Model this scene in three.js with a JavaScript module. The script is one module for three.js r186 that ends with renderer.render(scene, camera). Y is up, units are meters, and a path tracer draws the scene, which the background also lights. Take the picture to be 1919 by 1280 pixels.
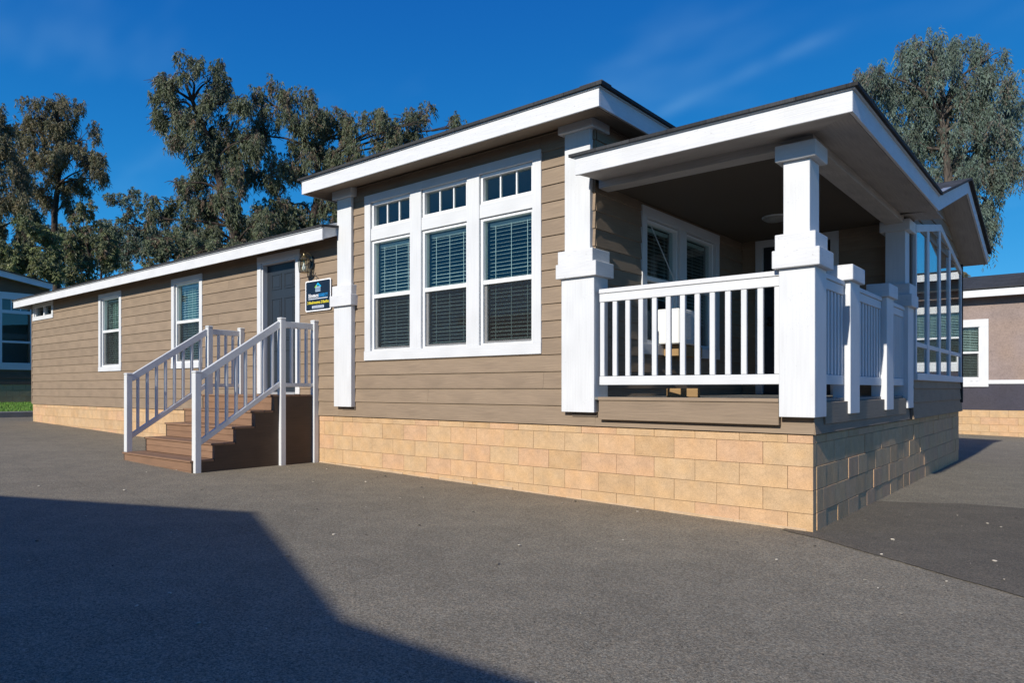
import * as THREE from 'three';
import { mergeGeometries } from 'three/addons/utils/BufferGeometryUtils.js';
import { ImprovedNoise } from 'three/addons/math/ImprovedNoise.js';

// ---------------------------------------------------------------- camera, sky, sun, exposure
const scene = new THREE.Scene();
const CAM = new THREE.Vector3(1.742, 1.239, 6.908), YAW = 0.76347, FOCAL = 1348, PX = 758, PY = 729;
const camera = new THREE.PerspectiveCamera(2 * Math.atan(640 / FOCAL) * 180 / Math.PI, 1919 / 1280, 0.05, 3000);
camera.position.copy(CAM);
camera.rotation.y = YAW;
camera.setViewOffset(1919, 1280, 960 - PX, 640 - PY, 1919, 1280);
scene.add(camera);

const renderer = new THREE.WebGLRenderer({ antialias: true });
renderer.toneMapping = THREE.LinearToneMapping;
renderer.toneMappingExposure = 1.0;
renderer.shadowMap.enabled = true;

const SUN_DIR = new THREE.Vector3(0.05, 0.51, 1).normalize();
const sun = new THREE.DirectionalLight(new THREE.Color(1, 0.945, 0.85), 5.0);
sun.position.copy(SUN_DIR).multiplyScalar(60);
sun.castShadow = true;
sun.shadow.mapSize.set(4096, 4096);
Object.assign(sun.shadow.camera, { left: -40, right: 40, top: 40, bottom: -40, near: 1, far: 160 });
scene.add(sun, sun.target);

// small helpers for numbers
let seed = 20241;
const rnd = () => { seed = (seed * 1664525 + 1013904223) >>> 0; return seed / 4294967296; };
const rr = (a, b) => a + (b - a) * rnd();
const clamp = THREE.MathUtils.clamp, lerp = THREE.MathUtils.lerp, sstep = THREE.MathUtils.smoothstep;
const noise3 = new ImprovedNoise();
const RIGHT = new THREE.Vector3(Math.cos(YAW), 0, -Math.sin(YAW)), FWD = new THREE.Vector3(-Math.sin(YAW), 0, -Math.cos(YAW));
function at(u, v, depth) {               // a point measured on the photograph, at its distance
  return CAM.clone().addScaledVector(RIGHT, (u - PX) / FOCAL * depth).addScaledVector(FWD, depth).add(new THREE.Vector3(0, -(v - PY) / FOCAL * depth, 0));
}
const dirOf = (u, v) => at(u, v, 1).sub(CAM).normalize();

{ // clear late-autumn sky: deep blue overhead, paler towards the horizon, thin cirrus and two old contrails
  const W = 1024, H = 512, data = new Float32Array(W * H * 4);
  const trails = [[dirOf(1215, 222), dirOf(1560, 62), 0.0065, 0.06], [dirOf(1110, 140), dirOf(1420, 8), 0.009, 0.025], [dirOf(240, 60), dirOf(420, 130), 0.02, 0.006]].map(([a, b, w, s]) => {
    const n = a.clone().cross(b).normalize(), mid = a.clone().add(b).normalize(); return { n, mid, half: a.angleTo(b) / 2, w, s };
  });
  const d = new THREE.Vector3();
  for (let r = 0; r < H; r++) {
    const up = ((r + 0.5) / H - 0.5) * Math.PI, y = Math.sin(up);
    for (let c = 0; c < W; c++) {
      const a = ((c + 0.5) / W - 0.5) * 2 * Math.PI; d.set(Math.cos(a) * Math.cos(up), y, Math.sin(a) * Math.cos(up));
      const h = Math.pow(1 - clamp(y, 0, 1), 3.2), hz = Math.pow(1 - clamp(y, 0, 1), 11);
      let R = 0.004 + 0.03 * h + 0.17 * hz, G = 0.074 + 0.44 * h + 0.14 * hz, B = 0.385 + 0.68 * h - 0.02 * hz;
      const k = 5 / (Math.max(y, 0) + 0.25);
      let ci = noise3.noise(d.x * k * 0.5 + 3, d.z * k * 0.9, 1.7) * 0.6 + noise3.noise(d.x * k * 1.3, d.z * k * 2.6, 4.1) * 0.3 + noise3.noise(d.x * k * 3, d.z * k * 6, 8.1) * 0.15;
      ci = sstep(ci, -0.02, 0.75) * sstep(y, 0.02, 0.15) * (0.35 + 0.65 * h);
      let add = ci * 0.10;
      for (const t of trails) {
        const off = d.dot(t.n), al = d.angleTo(t.mid);
        if (al < t.half * 1.4) add += t.s * Math.exp(-((off / t.w) ** 2)) * sstep(t.half * 1.35 - al, 0, t.half * 0.7) * (0.7 + 0.6 * noise3.noise(d.x * 40, d.y * 40, d.z * 40));
      }
      add = Math.max(0, add);
      R += add * 0.75; G += add * 1.05; B += add * 0.9;
      const i = (r * W + c) * 4; data[i] = R; data[i + 1] = G; data[i + 2] = B; data[i + 3] = 1;
    }
  }
  const t = new THREE.DataTexture(data, W, H, THREE.RGBAFormat, THREE.FloatType);
  t.mapping = THREE.EquirectangularReflectionMapping; t.magFilter = THREE.LinearFilter; t.minFilter = THREE.LinearFilter; t.needsUpdate = true;
  scene.background = t; scene.environment = t;
}

// ---------------------------------------------------------------- textures
function hash2(x, y, s) { let h = (x * 374761393 + y * 668265263 + s * 2147483647) | 0; h = Math.imul(h ^ (h >>> 13), 1274126177); return ((h ^ (h >>> 16)) >>> 0) / 4294967296; }
function tnoise(u, v, px, py, s) {       // tileable value noise, u v in 0..1
  const x = u * px, y = v * py, ix = Math.floor(x), iy = Math.floor(y), fx = x - ix, fy = y - iy, sx = fx * fx * (3 - 2 * fx), sy = fy * fy * (3 - 2 * fy);
  const m = (a, p) => ((a % p) + p) % p, h = (a, b) => hash2(m(a, px), m(b, py), s);
  return lerp(lerp(h(ix, iy), h(ix + 1, iy), sx), lerp(h(ix, iy + 1), h(ix + 1, iy + 1), sx), sy);
}
function tex(W, H, fn, srgb = true) {
  const d = new Uint8Array(W * H * 4);
  for (let y = 0; y < H; y++) for (let x = 0; x < W; x++) {
    const c = fn(x / W, y / H, x, y), i = (y * W + x) * 4;
    if (typeof c === 'number') d[i] = d[i + 1] = d[i + 2] = clamp(c * 255, 0, 255); else for (let k = 0; k < 3; k++) d[i + k] = clamp(c[k] * 255, 0, 255);
    d[i + 3] = 255;
  }
  const t = new THREE.DataTexture(d, W, H);
  t.wrapS = t.wrapT = THREE.RepeatWrapping; t.magFilter = THREE.LinearFilter; t.minFilter = THREE.LinearMipmapLinearFilter; t.generateMipmaps = true; t.anisotropy = 8;
  if (srgb) t.colorSpace = THREE.SRGBColorSpace; t.needsUpdate = true; return t;
}
const rep = (t, x, y = x) => { const c = t.clone(); c.repeat.set(x, y); c.needsUpdate = true; return c; };
const T_ASPH = tex(1024, 1024, (u, v, x, y) => {
  const g = tnoise(u, v, 200, 200, 3) * 0.5 + tnoise(u, v, 420, 420, 5) * 0.35 + hash2(x, y, 7) * 0.15, spark = hash2(x >> 1, y >> 1, 9) > 0.985 ? 0.22 : 0, pit = tnoise(u, v, 300, 300, 33) < 0.2 ? -0.16 : 0;
  const b = 0.60 + 0.5 * (g - 0.5) + spark + pit + 0.06 * (tnoise(u, v, 10, 10, 2) - 0.5), w = (tnoise(u, v, 128, 128, 12) - 0.5) * 0.05; return [b * (1.0 + w), b, b * (1 - w)];
});
const T_ASPHB = tex(512, 512, (u, v, x, y) => tnoise(u, v, 170, 170, 23) * 0.6 + hash2(x, y, 4) * 0.4, false);
const T_BLOCK = tex(512, 512, (u, v, x, y) => {
  const b = 0.88 + 0.045 * (tnoise(u, v, 6, 6, 1) - 0.5) + 0.045 * (tnoise(u, v, 24, 24, 2) - 0.5) + 0.09 * (tnoise(u, v, 150, 150, 3) - 0.5) - (tnoise(u, v, 120, 120, 8) > 0.86 ? 0.07 : 0) + (hash2(x, y, 6) - 0.5) * 0.05, w = (tnoise(u, v, 9, 9, 5) - 0.5) * 0.05;
  return [b * (1 + w * 0.5), b, b * (1 - w)];
});
const T_BLOCKB = tex(512, 512, (u, v, x, y) => tnoise(u, v, 130, 130, 3) * 0.6 + tnoise(u, v, 30, 30, 31) * 0.25 + hash2(x, y, 9) * 0.15, false);
const T_GRAIN = tex(512, 512, (u, v, x, y) => {         // long streaks along u
  const wob = v + 0.012 * Math.sin(u * Math.PI * 4) + 0.02 * (tnoise(u, v, 4, 6, 8) - 0.5), s = tnoise(u, wob, 6, 150, 1) * 0.5 + tnoise(u, wob, 12, 64, 2) * 0.3 + tnoise(u, v, 40, 256, 3) * 0.2;
  return 0.9 + 0.17 * (s - 0.5) + 0.06 * (tnoise(u, v, 7, 5, 4) - 0.5) + (hash2(x, y, 6) - 0.5) * 0.02;
});
const T_GRAINB = tex(512, 512, (u, v) => { const wob = v + 0.012 * Math.sin(u * Math.PI * 4) + 0.02 * (tnoise(u, v, 4, 6, 8) - 0.5); return tnoise(u, wob, 6, 110, 1) * 0.6 + tnoise(u, wob, 14, 220, 2) * 0.4; }, false);
const T_PAINT = tex(512, 512, (u, v, x, y) => 0.96 + 0.03 * (tnoise(u, v, 5, 5, 1) - 0.5) + 0.028 * (tnoise(u, v, 5, 60, 2) - 0.5) - (tnoise(u, v, 70, 90, 9) > 0.9 ? 0.06 * tnoise(u, v, 6, 6, 19) : 0) + (hash2(x, y, 3) - 0.5) * 0.012);
const T_ROUGHSAWN = tex(512, 512, (u, v, x, y) => {
  const wob = v + 0.012 * Math.sin(u * Math.PI * 4), s = tnoise(u, wob, 8, 150, 1) * 0.5 + tnoise(u, wob, 20, 64, 2) * 0.3 + tnoise(u, v, 60, 256, 3) * 0.2;
  return 0.94 + 0.07 * (s - 0.5) + 0.03 * (tnoise(u, v, 9, 7, 4) - 0.5) - (tnoise(u, v, 60, 90, 14) > 0.93 ? 0.09 : 0) + (hash2(x, y, 6) - 0.5) * 0.015;
});
const T_SHINGLE = tex(512, 512, (u, v, x, y) => {
  const row = Math.floor(v * 10), off = row % 2 * 0.5, tab = Math.floor((u * 4 + off)), g = hash2(tab & 3, row, 4) * 0.22, fv = v * 10 - row, fu = u * 4 + off - tab;
  return 0.62 + g + (hash2(x, y, 2) - 0.5) * 0.25 - (fv < 0.1 ? 0.2 : 0) - (fu < 0.03 ? 0.18 : 0);
});
const T_BARK = tex(256, 512, (u, v, x, y) => 0.7 + 0.35 * (tnoise(u, v, 20, 6, 1) - 0.5) + 0.25 * (tnoise(u, v, 50, 20, 2) - 0.5) + (hash2(x, y, 2) - 0.5) * 0.1);

// ---------------------------------------------------------------- materials (linear base colours)
const lin = (r, g, b) => new THREE.Color().setRGB(r, g, b);
const std = (r, g, b, rough = 0.8, extra = {}) => new THREE.MeshStandardMaterial({ color: lin(r, g, b), roughness: rough, metalness: 0, ...extra });
const grainMaps = (bs = 0.0008) => ({ map: rep(T_GRAIN, 0.8, 2), bumpMap: rep(T_GRAINB, 0.8, 2), bumpScale: bs });
const GM = grainMaps(), PAINTMAP = rep(T_PAINT, 0.9, 1.6), BLK = { map: rep(T_BLOCK, 1.25), bumpMap: rep(T_BLOCKB, 1.25), bumpScale: 0.0022 };
const M = {
  asphalt: new THREE.MeshStandardMaterial({ color: lin(0.79, 0.685, 0.495), roughness: 0.92, map: rep(T_ASPH, 0.62), bumpMap: rep(T_ASPHB, 1.7), bumpScale: 0.004, vertexColors: true }),
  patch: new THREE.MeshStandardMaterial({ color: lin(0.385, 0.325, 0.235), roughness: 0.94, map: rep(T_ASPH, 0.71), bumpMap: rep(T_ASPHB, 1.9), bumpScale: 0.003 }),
  siding: [[0.325, 0.238, 0.160], [0.34, 0.249, 0.168], [0.312, 0.228, 0.153]].map((c) => std(...c, 0.72, GM)),
  sheath: std(0.13, 0.10, 0.075, 0.9), soffit: std(0.27, 0.20, 0.14, 0.8, { map: GM.map }),
  white: std(0.70, 0.71, 0.72, 0.55, { map: PAINTMAP, bumpMap: rep(T_GRAINB, 0.9, 1.6), bumpScale: 0.0004 }),
  whiteRough: std(0.745, 0.75, 0.76, 0.62, { map: rep(T_ROUGHSAWN, 0.7, 2.0), bumpMap: rep(T_GRAINB, 0.7, 3), bumpScale: 0.0012 }),
  vinyl: std(0.80, 0.81, 0.81, 0.35), slat: std(0.74, 0.75, 0.74, 0.5),
  stairPaint: std(0.72, 0.73, 0.73, 0.45, { map: PAINTMAP }),
  block: [[0.69, 0.455, 0.245], [0.645, 0.42, 0.225], [0.72, 0.475, 0.258], [0.68, 0.455, 0.25], [0.735, 0.465, 0.255], [0.70, 0.472, 0.262], [0.715, 0.445, 0.255]].map((c) => std(...c, 0.93, BLK)),
  mortar: std(0.46, 0.295, 0.165, 0.95, BLK), scum: std(0.66, 0.47, 0.29, 0.95, BLK),
  shingle: std(0.075, 0.077, 0.082, 0.95, { map: rep(T_SHINGLE, 0.7, 0.7), bumpMap: rep(T_SHINGLE, 0.7, 0.7), bumpScale: 0.004 }),
  porchSoffit: std(0.46, 0.425, 0.40, 0.8, { map: GM.map }), beam: std(0.56, 0.525, 0.49, 0.75, { map: GM.map }), fixture: std(0.3, 0.29, 0.27, 0.5),
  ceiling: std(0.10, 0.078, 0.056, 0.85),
  drip: std(0.55, 0.56, 0.56, 0.4), flash: std(0.62, 0.63, 0.63, 0.35, { metalness: 0.6 }),
  door: std(0.022, 0.028, 0.036, 0.42), knob: std(0.02, 0.02, 0.02, 0.3, { metalness: 0.8 }), brass: std(0.48, 0.40, 0.24, 0.32, { metalness: 0.9 }), darkMetal: std(0.05, 0.055, 0.06, 0.4, { metalness: 0.6 }),
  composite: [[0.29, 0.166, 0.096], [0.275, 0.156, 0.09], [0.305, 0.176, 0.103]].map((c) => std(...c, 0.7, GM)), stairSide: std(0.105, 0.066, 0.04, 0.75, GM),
  deck: std(0.22, 0.22, 0.205, 0.7, GM), dark: std(0.03, 0.028, 0.026, 0.9), room: std(0.30, 0.29, 0.27, 0.9), roomFloor: std(0.16, 0.13, 0.1, 0.8),
  glass: new THREE.MeshPhysicalMaterial({ color: lin(0.80, 0.88, 0.87), roughness: 0.0, transmission: 1, thickness: 0, ior: 1.55 }),
  clear: new THREE.MeshPhysicalMaterial({ color: lin(0.93, 0.95, 0.93), roughness: 0.02, transmission: 1, thickness: 0, ior: 1.45 }),
  screen: new THREE.MeshStandardMaterial({ color: lin(0.012, 0.012, 0.012), roughness: 0.8, transparent: true, opacity: 0.3, side: THREE.DoubleSide }),
  bulb: std(0.85, 0.84, 0.8, 0.35), plasticWhite: std(0.78, 0.78, 0.76, 0.4), lumber: std(0.42, 0.26, 0.11, 0.75, GM),
  curtain: new THREE.MeshPhysicalMaterial({ color: lin(0.35, 0.55, 0.42), roughness: 0.95, transmission: 0.3, thickness: 0 }),
  concrete: std(0.36, 0.35, 0.33, 0.9, { map: rep(T_BLOCK, 0.6) }),
};
const pick = (a) => a[Math.floor(rnd() * a.length) % a.length];

// ---------------------------------------------------------------- mesh helpers
const taken = new Map();
const numbered = (n) => { const k = taken.get(n) ?? 0; taken.set(n, k + 1); return k ? `${n}_${String(k).padStart(3, '0')}` : n; };
function put(name, geo, mat, parent = scene) {
  const m = new THREE.Mesh(geo, mat); m.castShadow = m.receiveShadow = true; m.name = parent === scene ? numbered(name) : name; parent.add(m); return m;
}
function thing(name, label, category, pos = [0, 0, 0], group) {
  const g = new THREE.Group(); g.name = numbered(name); g.position.set(...pos); g.userData = { label, category }; if (group) g.userData.group = group; scene.add(g); return g;
}
function part(name, parent) { const g = new THREE.Group(); g.name = name; parent.add(g); return g; }
function tag(o, label, category, group) { o.userData = { ...o.userData, label, category }; if (group) o.userData.group = group; return o; }
const structure = (o) => { o.userData.kind = 'structure'; return o; };
const stuff = (o) => { o.userData.kind = 'stuff'; return o; };

const boxCache = new Map();
function boxGeo(w, h, d, c = 0, variant = 0) {       // chamfered box centred on the origin, uv in metres along its longest run
  const key = [w, h, d, c, variant].map((v) => v.toFixed(4)).join();
  if (boxCache.has(key)) return boxCache.get(key);
  const pos = [], nor = [], uv = [], ou = hash2(variant, 3, 5) * 7.3 + variant * 0.37, ov = hash2(variant, 9, 5) * 5.1 + variant * 0.53;
  const H = [w / 2, h / 2, d / 2]; c = Math.min(c, ...H.map((v) => v * 0.8));
  const vtx = (p, n) => {
    pos.push(...p); nor.push(...n);
    const ax = Math.abs(n[0]), ay = Math.abs(n[1]), az = Math.abs(n[2]);
    let a, b;
    if (ay >= ax && ay >= az) { a = p[0]; b = p[2]; if (d > w) { a = p[2]; b = p[0]; } }
    else if (ax >= az) { a = p[2]; b = p[1]; if (h > d * 1.5) { a = p[1]; b = p[2]; } }
    else { a = p[0]; b = p[1]; if (h > w * 1.5) { a = p[1]; b = p[0]; } }
    uv.push(a + ou, b + ov);
  };
  const quad = (p, n) => { for (const i of [0, 1, 2, 0, 2, 3]) vtx(p[i], n); };
  for (let ax = 0; ax < 3; ax++) for (const s of [-1, 1]) {
    const b = (ax + 1) % 3, e = (ax + 2) % 3, P = (u, v) => { const q = [0, 0, 0]; q[ax] = s * H[ax]; q[b] = u * (H[b] - c); q[e] = v * (H[e] - c); return q; }, n = [0, 0, 0]; n[ax] = s;
    quad(s > 0 ? [P(-1, -1), P(1, -1), P(1, 1), P(-1, 1)] : [P(-1, 1), P(1, 1), P(1, -1), P(-1, -1)], n);
  }
  if (c > 0) {
    const fixw = (p, n) => {       // orient outwards
      const u = new THREE.Vector3(...p[1]).sub(new THREE.Vector3(...p[0])), v = new THREE.Vector3(...p[2]).sub(new THREE.Vector3(...p[0]));
      return u.cross(v).dot(new THREE.Vector3(...n)) < 0 ? [...p].reverse() : p;
    };
    for (let ax = 0; ax < 3; ax++) {
      const b = (ax + 1) % 3, e = (ax + 2) % 3;
      for (const s of [-1, 1]) for (const t of [-1, 1]) {
        const P = (l, first) => { const q = [0, 0, 0]; q[ax] = l * (H[ax] - c); q[b] = s * (H[b] - (first ? 0 : c)); q[e] = t * (H[e] - (first ? c : 0)); return q; }, n = [0, 0, 0]; n[b] = s * 0.7071; n[e] = t * 0.7071;
        quad(fixw([P(-1, true), P(1, true), P(1, false), P(-1, false)], n), n);
      }
    }
    for (const i of [-1, 1]) for (const j of [-1, 1]) for (const k of [-1, 1]) {
      const n = [i, j, k].map((v) => v * 0.57735), p = fixw([[i * H[0], j * (H[1] - c), k * (H[2] - c)], [i * (H[0] - c), j * H[1], k * (H[2] - c)], [i * (H[0] - c), j * (H[1] - c), k * H[2]]], n);
      for (const q of p) vtx(q, n);
    }
  }
  const g = new THREE.BufferGeometry();
  g.setAttribute('position', new THREE.Float32BufferAttribute(pos, 3)); g.setAttribute('normal', new THREE.Float32BufferAttribute(nor, 3)); g.setAttribute('uv', new THREE.Float32BufferAttribute(uv, 2));
  boxCache.set(key, g); return g;
}
function box(name, [x0, x1], [y0, y1], [z0, z1], mat, parent, c = 0.003, variant = Math.floor(rnd() * 4)) {
  const m = put(name, boxGeo(Math.abs(x1 - x0), Math.abs(y1 - y0), Math.abs(z1 - z0), c, variant), mat, parent); m.position.set((x0 + x1) / 2, (y0 + y1) / 2, (z0 + z1) / 2); return m;
}
function bar(name, a, b, w, h, mat, parent, c = 0.003) {   // straight timber from a to b, h measured upwards
  const A = new THREE.Vector3(...a), B = new THREE.Vector3(...b), L = A.distanceTo(B), m = put(name, boxGeo(w, h, L, c, Math.floor(rnd() * 4)), mat, parent);
  m.position.copy(A).add(B).multiplyScalar(0.5); m.quaternion.setFromRotationMatrix(new THREE.Matrix4().lookAt(B, A, new THREE.Vector3(0, 1, 0))); return m;
}
// extruded outline; pts [u,v]; axis 'x': u=z, v=y, extruded along x; axis 'z': u=x, v=y, extruded along z; axis 'y': u=x, v=z, extruded along y
function slab(name, pts, axis, t0, t1, mat, parent, holes = []) {
  const key = axis === 'x' ? (p) => new THREE.Vector2(-p[0], p[1]) : axis === 'y' ? (p) => new THREE.Vector2(p[0], -p[1]) : (p) => new THREE.Vector2(p[0], p[1]);
  const s = new THREE.Shape(pts.map(key)); for (const h of holes) s.holes.push(new THREE.Path(h.map(key)));
  const g = new THREE.ExtrudeGeometry(s, { depth: Math.abs(t1 - t0), bevelEnabled: false });
  if (axis === 'x') { g.rotateY(Math.PI / 2); g.translate(Math.min(t0, t1), 0, 0); } else if (axis === 'y') { g.rotateX(-Math.PI / 2); g.translate(0, Math.min(t0, t1), 0); } else g.translate(0, 0, Math.min(t0, t1));
  return put(name, g, mat, parent);
}
const rect = (a0, a1, b0, b1) => [[a0, b0], [a1, b0], [a1, b1], [a0, b1]];
function prism(name, quadPts, thick, mat, parent) {    // flat plate on 3 or 4 corner points, thickness downwards along its normal
  const P = quadPts.map((p) => new THREE.Vector3(...p)), n = P[1].clone().sub(P[0]).cross(P[2].clone().sub(P[0])).normalize(); if (n.y < 0) { P.reverse(); n.negate(); }
  const U = P[1].clone().sub(P[0]).normalize(), V = n.clone().cross(U), Q = P.map((p) => p.clone().addScaledVector(n, -thick)), pos = [], nor = [], uv = [];
  const tri = (a, b, c2) => { const m = b.clone().sub(a).cross(c2.clone().sub(a)).normalize(); for (const q of [a, b, c2]) { pos.push(q.x, q.y, q.z); nor.push(m.x, m.y, m.z); uv.push(q.dot(U), q.dot(V)); } };
  const N = P.length; for (let i = 1; i < N - 1; i++) { tri(P[0], P[i], P[i + 1]); tri(Q[0], Q[i + 1], Q[i]); }
  for (let i = 0; i < N; i++) { const j = (i + 1) % N; tri(P[i], Q[i], Q[j]); tri(P[i], Q[j], P[j]); }
  const g = new THREE.BufferGeometry(); g.setAttribute('position', new THREE.Float32BufferAttribute(pos, 3)); g.setAttribute('normal', new THREE.Float32BufferAttribute(nor, 3)); g.setAttribute('uv', new THREE.Float32BufferAttribute(uv, 2));
  return put(name, g, mat, parent);
}
// lap siding board: length L along local x from 0, wedge section facing local +z
const lapCache = new Map();
function lapGeo(L, h, variant) {
  const key = [L.toFixed(3), h.toFixed(3), variant].join(); if (lapCache.has(key)) return lapCache.get(key);
  const B = 0.025, T = 0.008, s = [[0, 0.001], [0, B - 0.003], [0.003, B], [h, T], [h, 0.001]], pos = [], nor = [], uv = [], ou = variant * 1.37, ov = variant * 0.71;
  const v3 = (x, p) => new THREE.Vector3(x, p[0], p[1]);
  const tri = (a, b, c) => { const n = b.clone().sub(a).cross(c.clone().sub(a)).normalize(); for (const q of [a, b, c]) { pos.push(q.x, q.y, q.z); nor.push(n.x, n.y, n.z); uv.push(q.x + ou, q.y + q.z + ov); } };
  for (let i = 0; i < s.length; i++) { const p = s[i], q = s[(i + 1) % s.length]; tri(v3(0, p), v3(0, q), v3(L, q)); tri(v3(0, p), v3(L, q), v3(L, p)); }
  for (let i = 1; i < s.length - 1; i++) { tri(v3(L, s[0]), v3(L, s[i]), v3(L, s[i + 1])); tri(v3(0, s[0]), v3(0, s[i + 1]), v3(0, s[i])); }
  // faces must point outwards: the section runs counter-clockwise seen from -x, so flip
  const g = new THREE.BufferGeometry();
  for (let i = 0; i < pos.length; i += 9) for (let k = 0; k < 3; k++) { [pos[i + 3 + k], pos[i + 6 + k]] = [pos[i + 6 + k], pos[i + 3 + k]]; }
  for (let i = 0; i < uv.length; i += 6) for (let k = 0; k < 2; k++) [uv[i + 2 + k], uv[i + 4 + k]] = [uv[i + 4 + k], uv[i + 2 + k]];
  for (let i = 0; i < nor.length; i++) nor[i] = -nor[i];
  g.setAttribute('position', new THREE.Float32BufferAttribute(pos, 3)); g.setAttribute('normal', new THREE.Float32BufferAttribute(nor, 3)); g.setAttribute('uv', new THREE.Float32BufferAttribute(uv, 2));
  lapCache.set(key, g); return g;
}
const LAPS = [0.845, 1.056]; for (let i = 1; i < 20; i++) LAPS.push(1.056 + 0.1885 * i);
function siding(parent, place, a0, a1, y0, y1, holes = [], stagger = 4.88, mats = M.siding) {   // place(a, y) gives {pos, rot}; runs along +a to the viewer's right
  for (let i = 0; i < LAPS.length - 1; i++) {
    const lo = Math.max(LAPS[i], y0), hi = Math.min(LAPS[i + 1], y1); if (hi - lo < 0.02) continue;
    let cuts = [a0, a1]; for (let s = a0 + ((i * 1.73) % stagger); s < a1; s += stagger) if (s > a0 + 0.6 && s < a1 - 0.6) cuts.push(s);
    for (const [h0, h1, b0, b1] of holes) if (b0 < hi && b1 > lo) cuts.push(clamp(h0, a0, a1), clamp(h1, a0, a1));
    cuts = [...new Set(cuts)].sort((p, q) => p - q);
    for (let k = 0; k < cuts.length - 1; k++) {
      const s0 = cuts[k], s1 = cuts[k + 1], mid = (s0 + s1) / 2; if (s1 - s0 < 0.015) continue;
      let l = lo, h = hi, skip = false;
      for (const [h0, h1, b0, b1] of holes) if (mid > h0 && mid < h1 && b0 < hi && b1 > lo) { if (b0 <= lo && b1 >= hi) skip = true; else if (b0 > lo) h = Math.min(h, b0); else l = Math.max(l, b1); }
      if (skip || h - l < 0.012) continue;
      const m = put('siding_board', lapGeo(s1 - s0 - 0.002, h - l + (h === hi && hi < y1 - 0.01 ? 0.01 : 0), (i + k) % 3), pick(mats), parent), p = place(s0 + 0.001, l);
      m.position.set(...p.pos); m.rotation.y = p.rot;
    }
  }
}
const onFront = (z = 0) => (a, y) => ({ pos: [a, y, z], rot: 0 });
const onRight = (x = 0) => (a, y) => ({ pos: [x, y, -a], rot: Math.PI / 2 });     // faces +x, a = -z

// ---------------------------------------------------------------- setting: asphalt, patch, lawn
const groundY = (x, z) => {
  const gx = x < -16 ? -16 - 14 * Math.tanh((-16 - x) / 14) : x > 12 ? 12 + 10 * Math.tanh((x - 12) / 10) : x, gz = clamp(z, -40, 25);
  return -0.0215 * gx + 0.0035 * gz;
};
{
  const xs = [], zs = []; const axis = (o, lo, hi, mid, step) => { for (let v = -mid; v <= mid + 1e-6; v += step) o.push(v); for (let v = mid, s = step; v < hi; ) { s *= 1.22; v += s; o.push(v); } for (let v = -mid, s = step; v > lo; ) { s *= 1.22; v -= s; o.unshift(v); } };
  axis(xs, -1500, 1500, 26, 0.4); axis(zs, -1500, 1500, 26, 0.4);
  const pos = [], uv = [], col = [], idx = [];
  for (const z of zs) for (const x of xs) {
    pos.push(x, groundY(x, z), z); uv.push(x, z);
    const n = noise3.noise(x * 0.22, z * 0.3, 0.5) * 0.5 + noise3.noise(x * 0.7, z * 0.7, 3.5) * 0.3 + noise3.noise(x * 0.09 + 9, z * 0.5, 7.5) * 0.35, w = noise3.noise(x * 0.3, z * 0.3, 12.5) * 0.03, b = 0.86 + 0.16 * n;
    col.push(b * (1 + w), b, b * (1 - w));
  }
  const nx = xs.length; for (let j = 0; j < zs.length - 1; j++) for (let i = 0; i < nx - 1; i++) { const a = j * nx + i; idx.push(a, a + nx, a + 1, a + 1, a + nx, a + nx + 1); }
  const g = new THREE.BufferGeometry(); g.setAttribute('position', new THREE.Float32BufferAttribute(pos, 3)); g.setAttribute('uv', new THREE.Float32BufferAttribute(uv, 2)); g.setAttribute('color', new THREE.Float32BufferAttribute(col, 3)); g.setIndex(idx); g.computeVertexNormals();
  structure(put('asphalt_ground', g, M.asphalt));
}
function sheet(name, pts, lift, mat, step = 0.5) {       // thin ground sheet following the slope, ragged outline
  const s = new THREE.Shape(pts.map(([x, z]) => new THREE.Vector2(x, -z))), g = new THREE.ShapeGeometry(s); g.rotateX(-Math.PI / 2);
  const p = g.attributes.position, uv = g.attributes.uv; for (let i = 0; i < p.count; i++) { p.setY(i, groundY(p.getX(i), p.getZ(i)) + lift); uv.setXY(i, p.getX(i), p.getZ(i)); } g.computeVertexNormals();
  return put(name, g, mat);
}
{
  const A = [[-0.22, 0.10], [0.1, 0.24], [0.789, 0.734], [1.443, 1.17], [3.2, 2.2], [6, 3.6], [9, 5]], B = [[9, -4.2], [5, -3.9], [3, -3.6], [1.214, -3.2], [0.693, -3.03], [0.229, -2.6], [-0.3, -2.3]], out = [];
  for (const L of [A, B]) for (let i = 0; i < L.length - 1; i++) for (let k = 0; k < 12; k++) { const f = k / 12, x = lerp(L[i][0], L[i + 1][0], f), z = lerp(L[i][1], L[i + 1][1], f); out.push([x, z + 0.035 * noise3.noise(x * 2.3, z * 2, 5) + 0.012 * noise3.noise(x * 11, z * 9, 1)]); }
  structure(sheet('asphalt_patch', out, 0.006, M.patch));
}

// ================================================================ the house
const house = thing('manufactured_house', 'long tan lap-sided single-storey house with raised white-trimmed centre and corner porch', 'house');
const HL = -18.33, HB = -9.25;      // left end and back of the house
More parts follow.
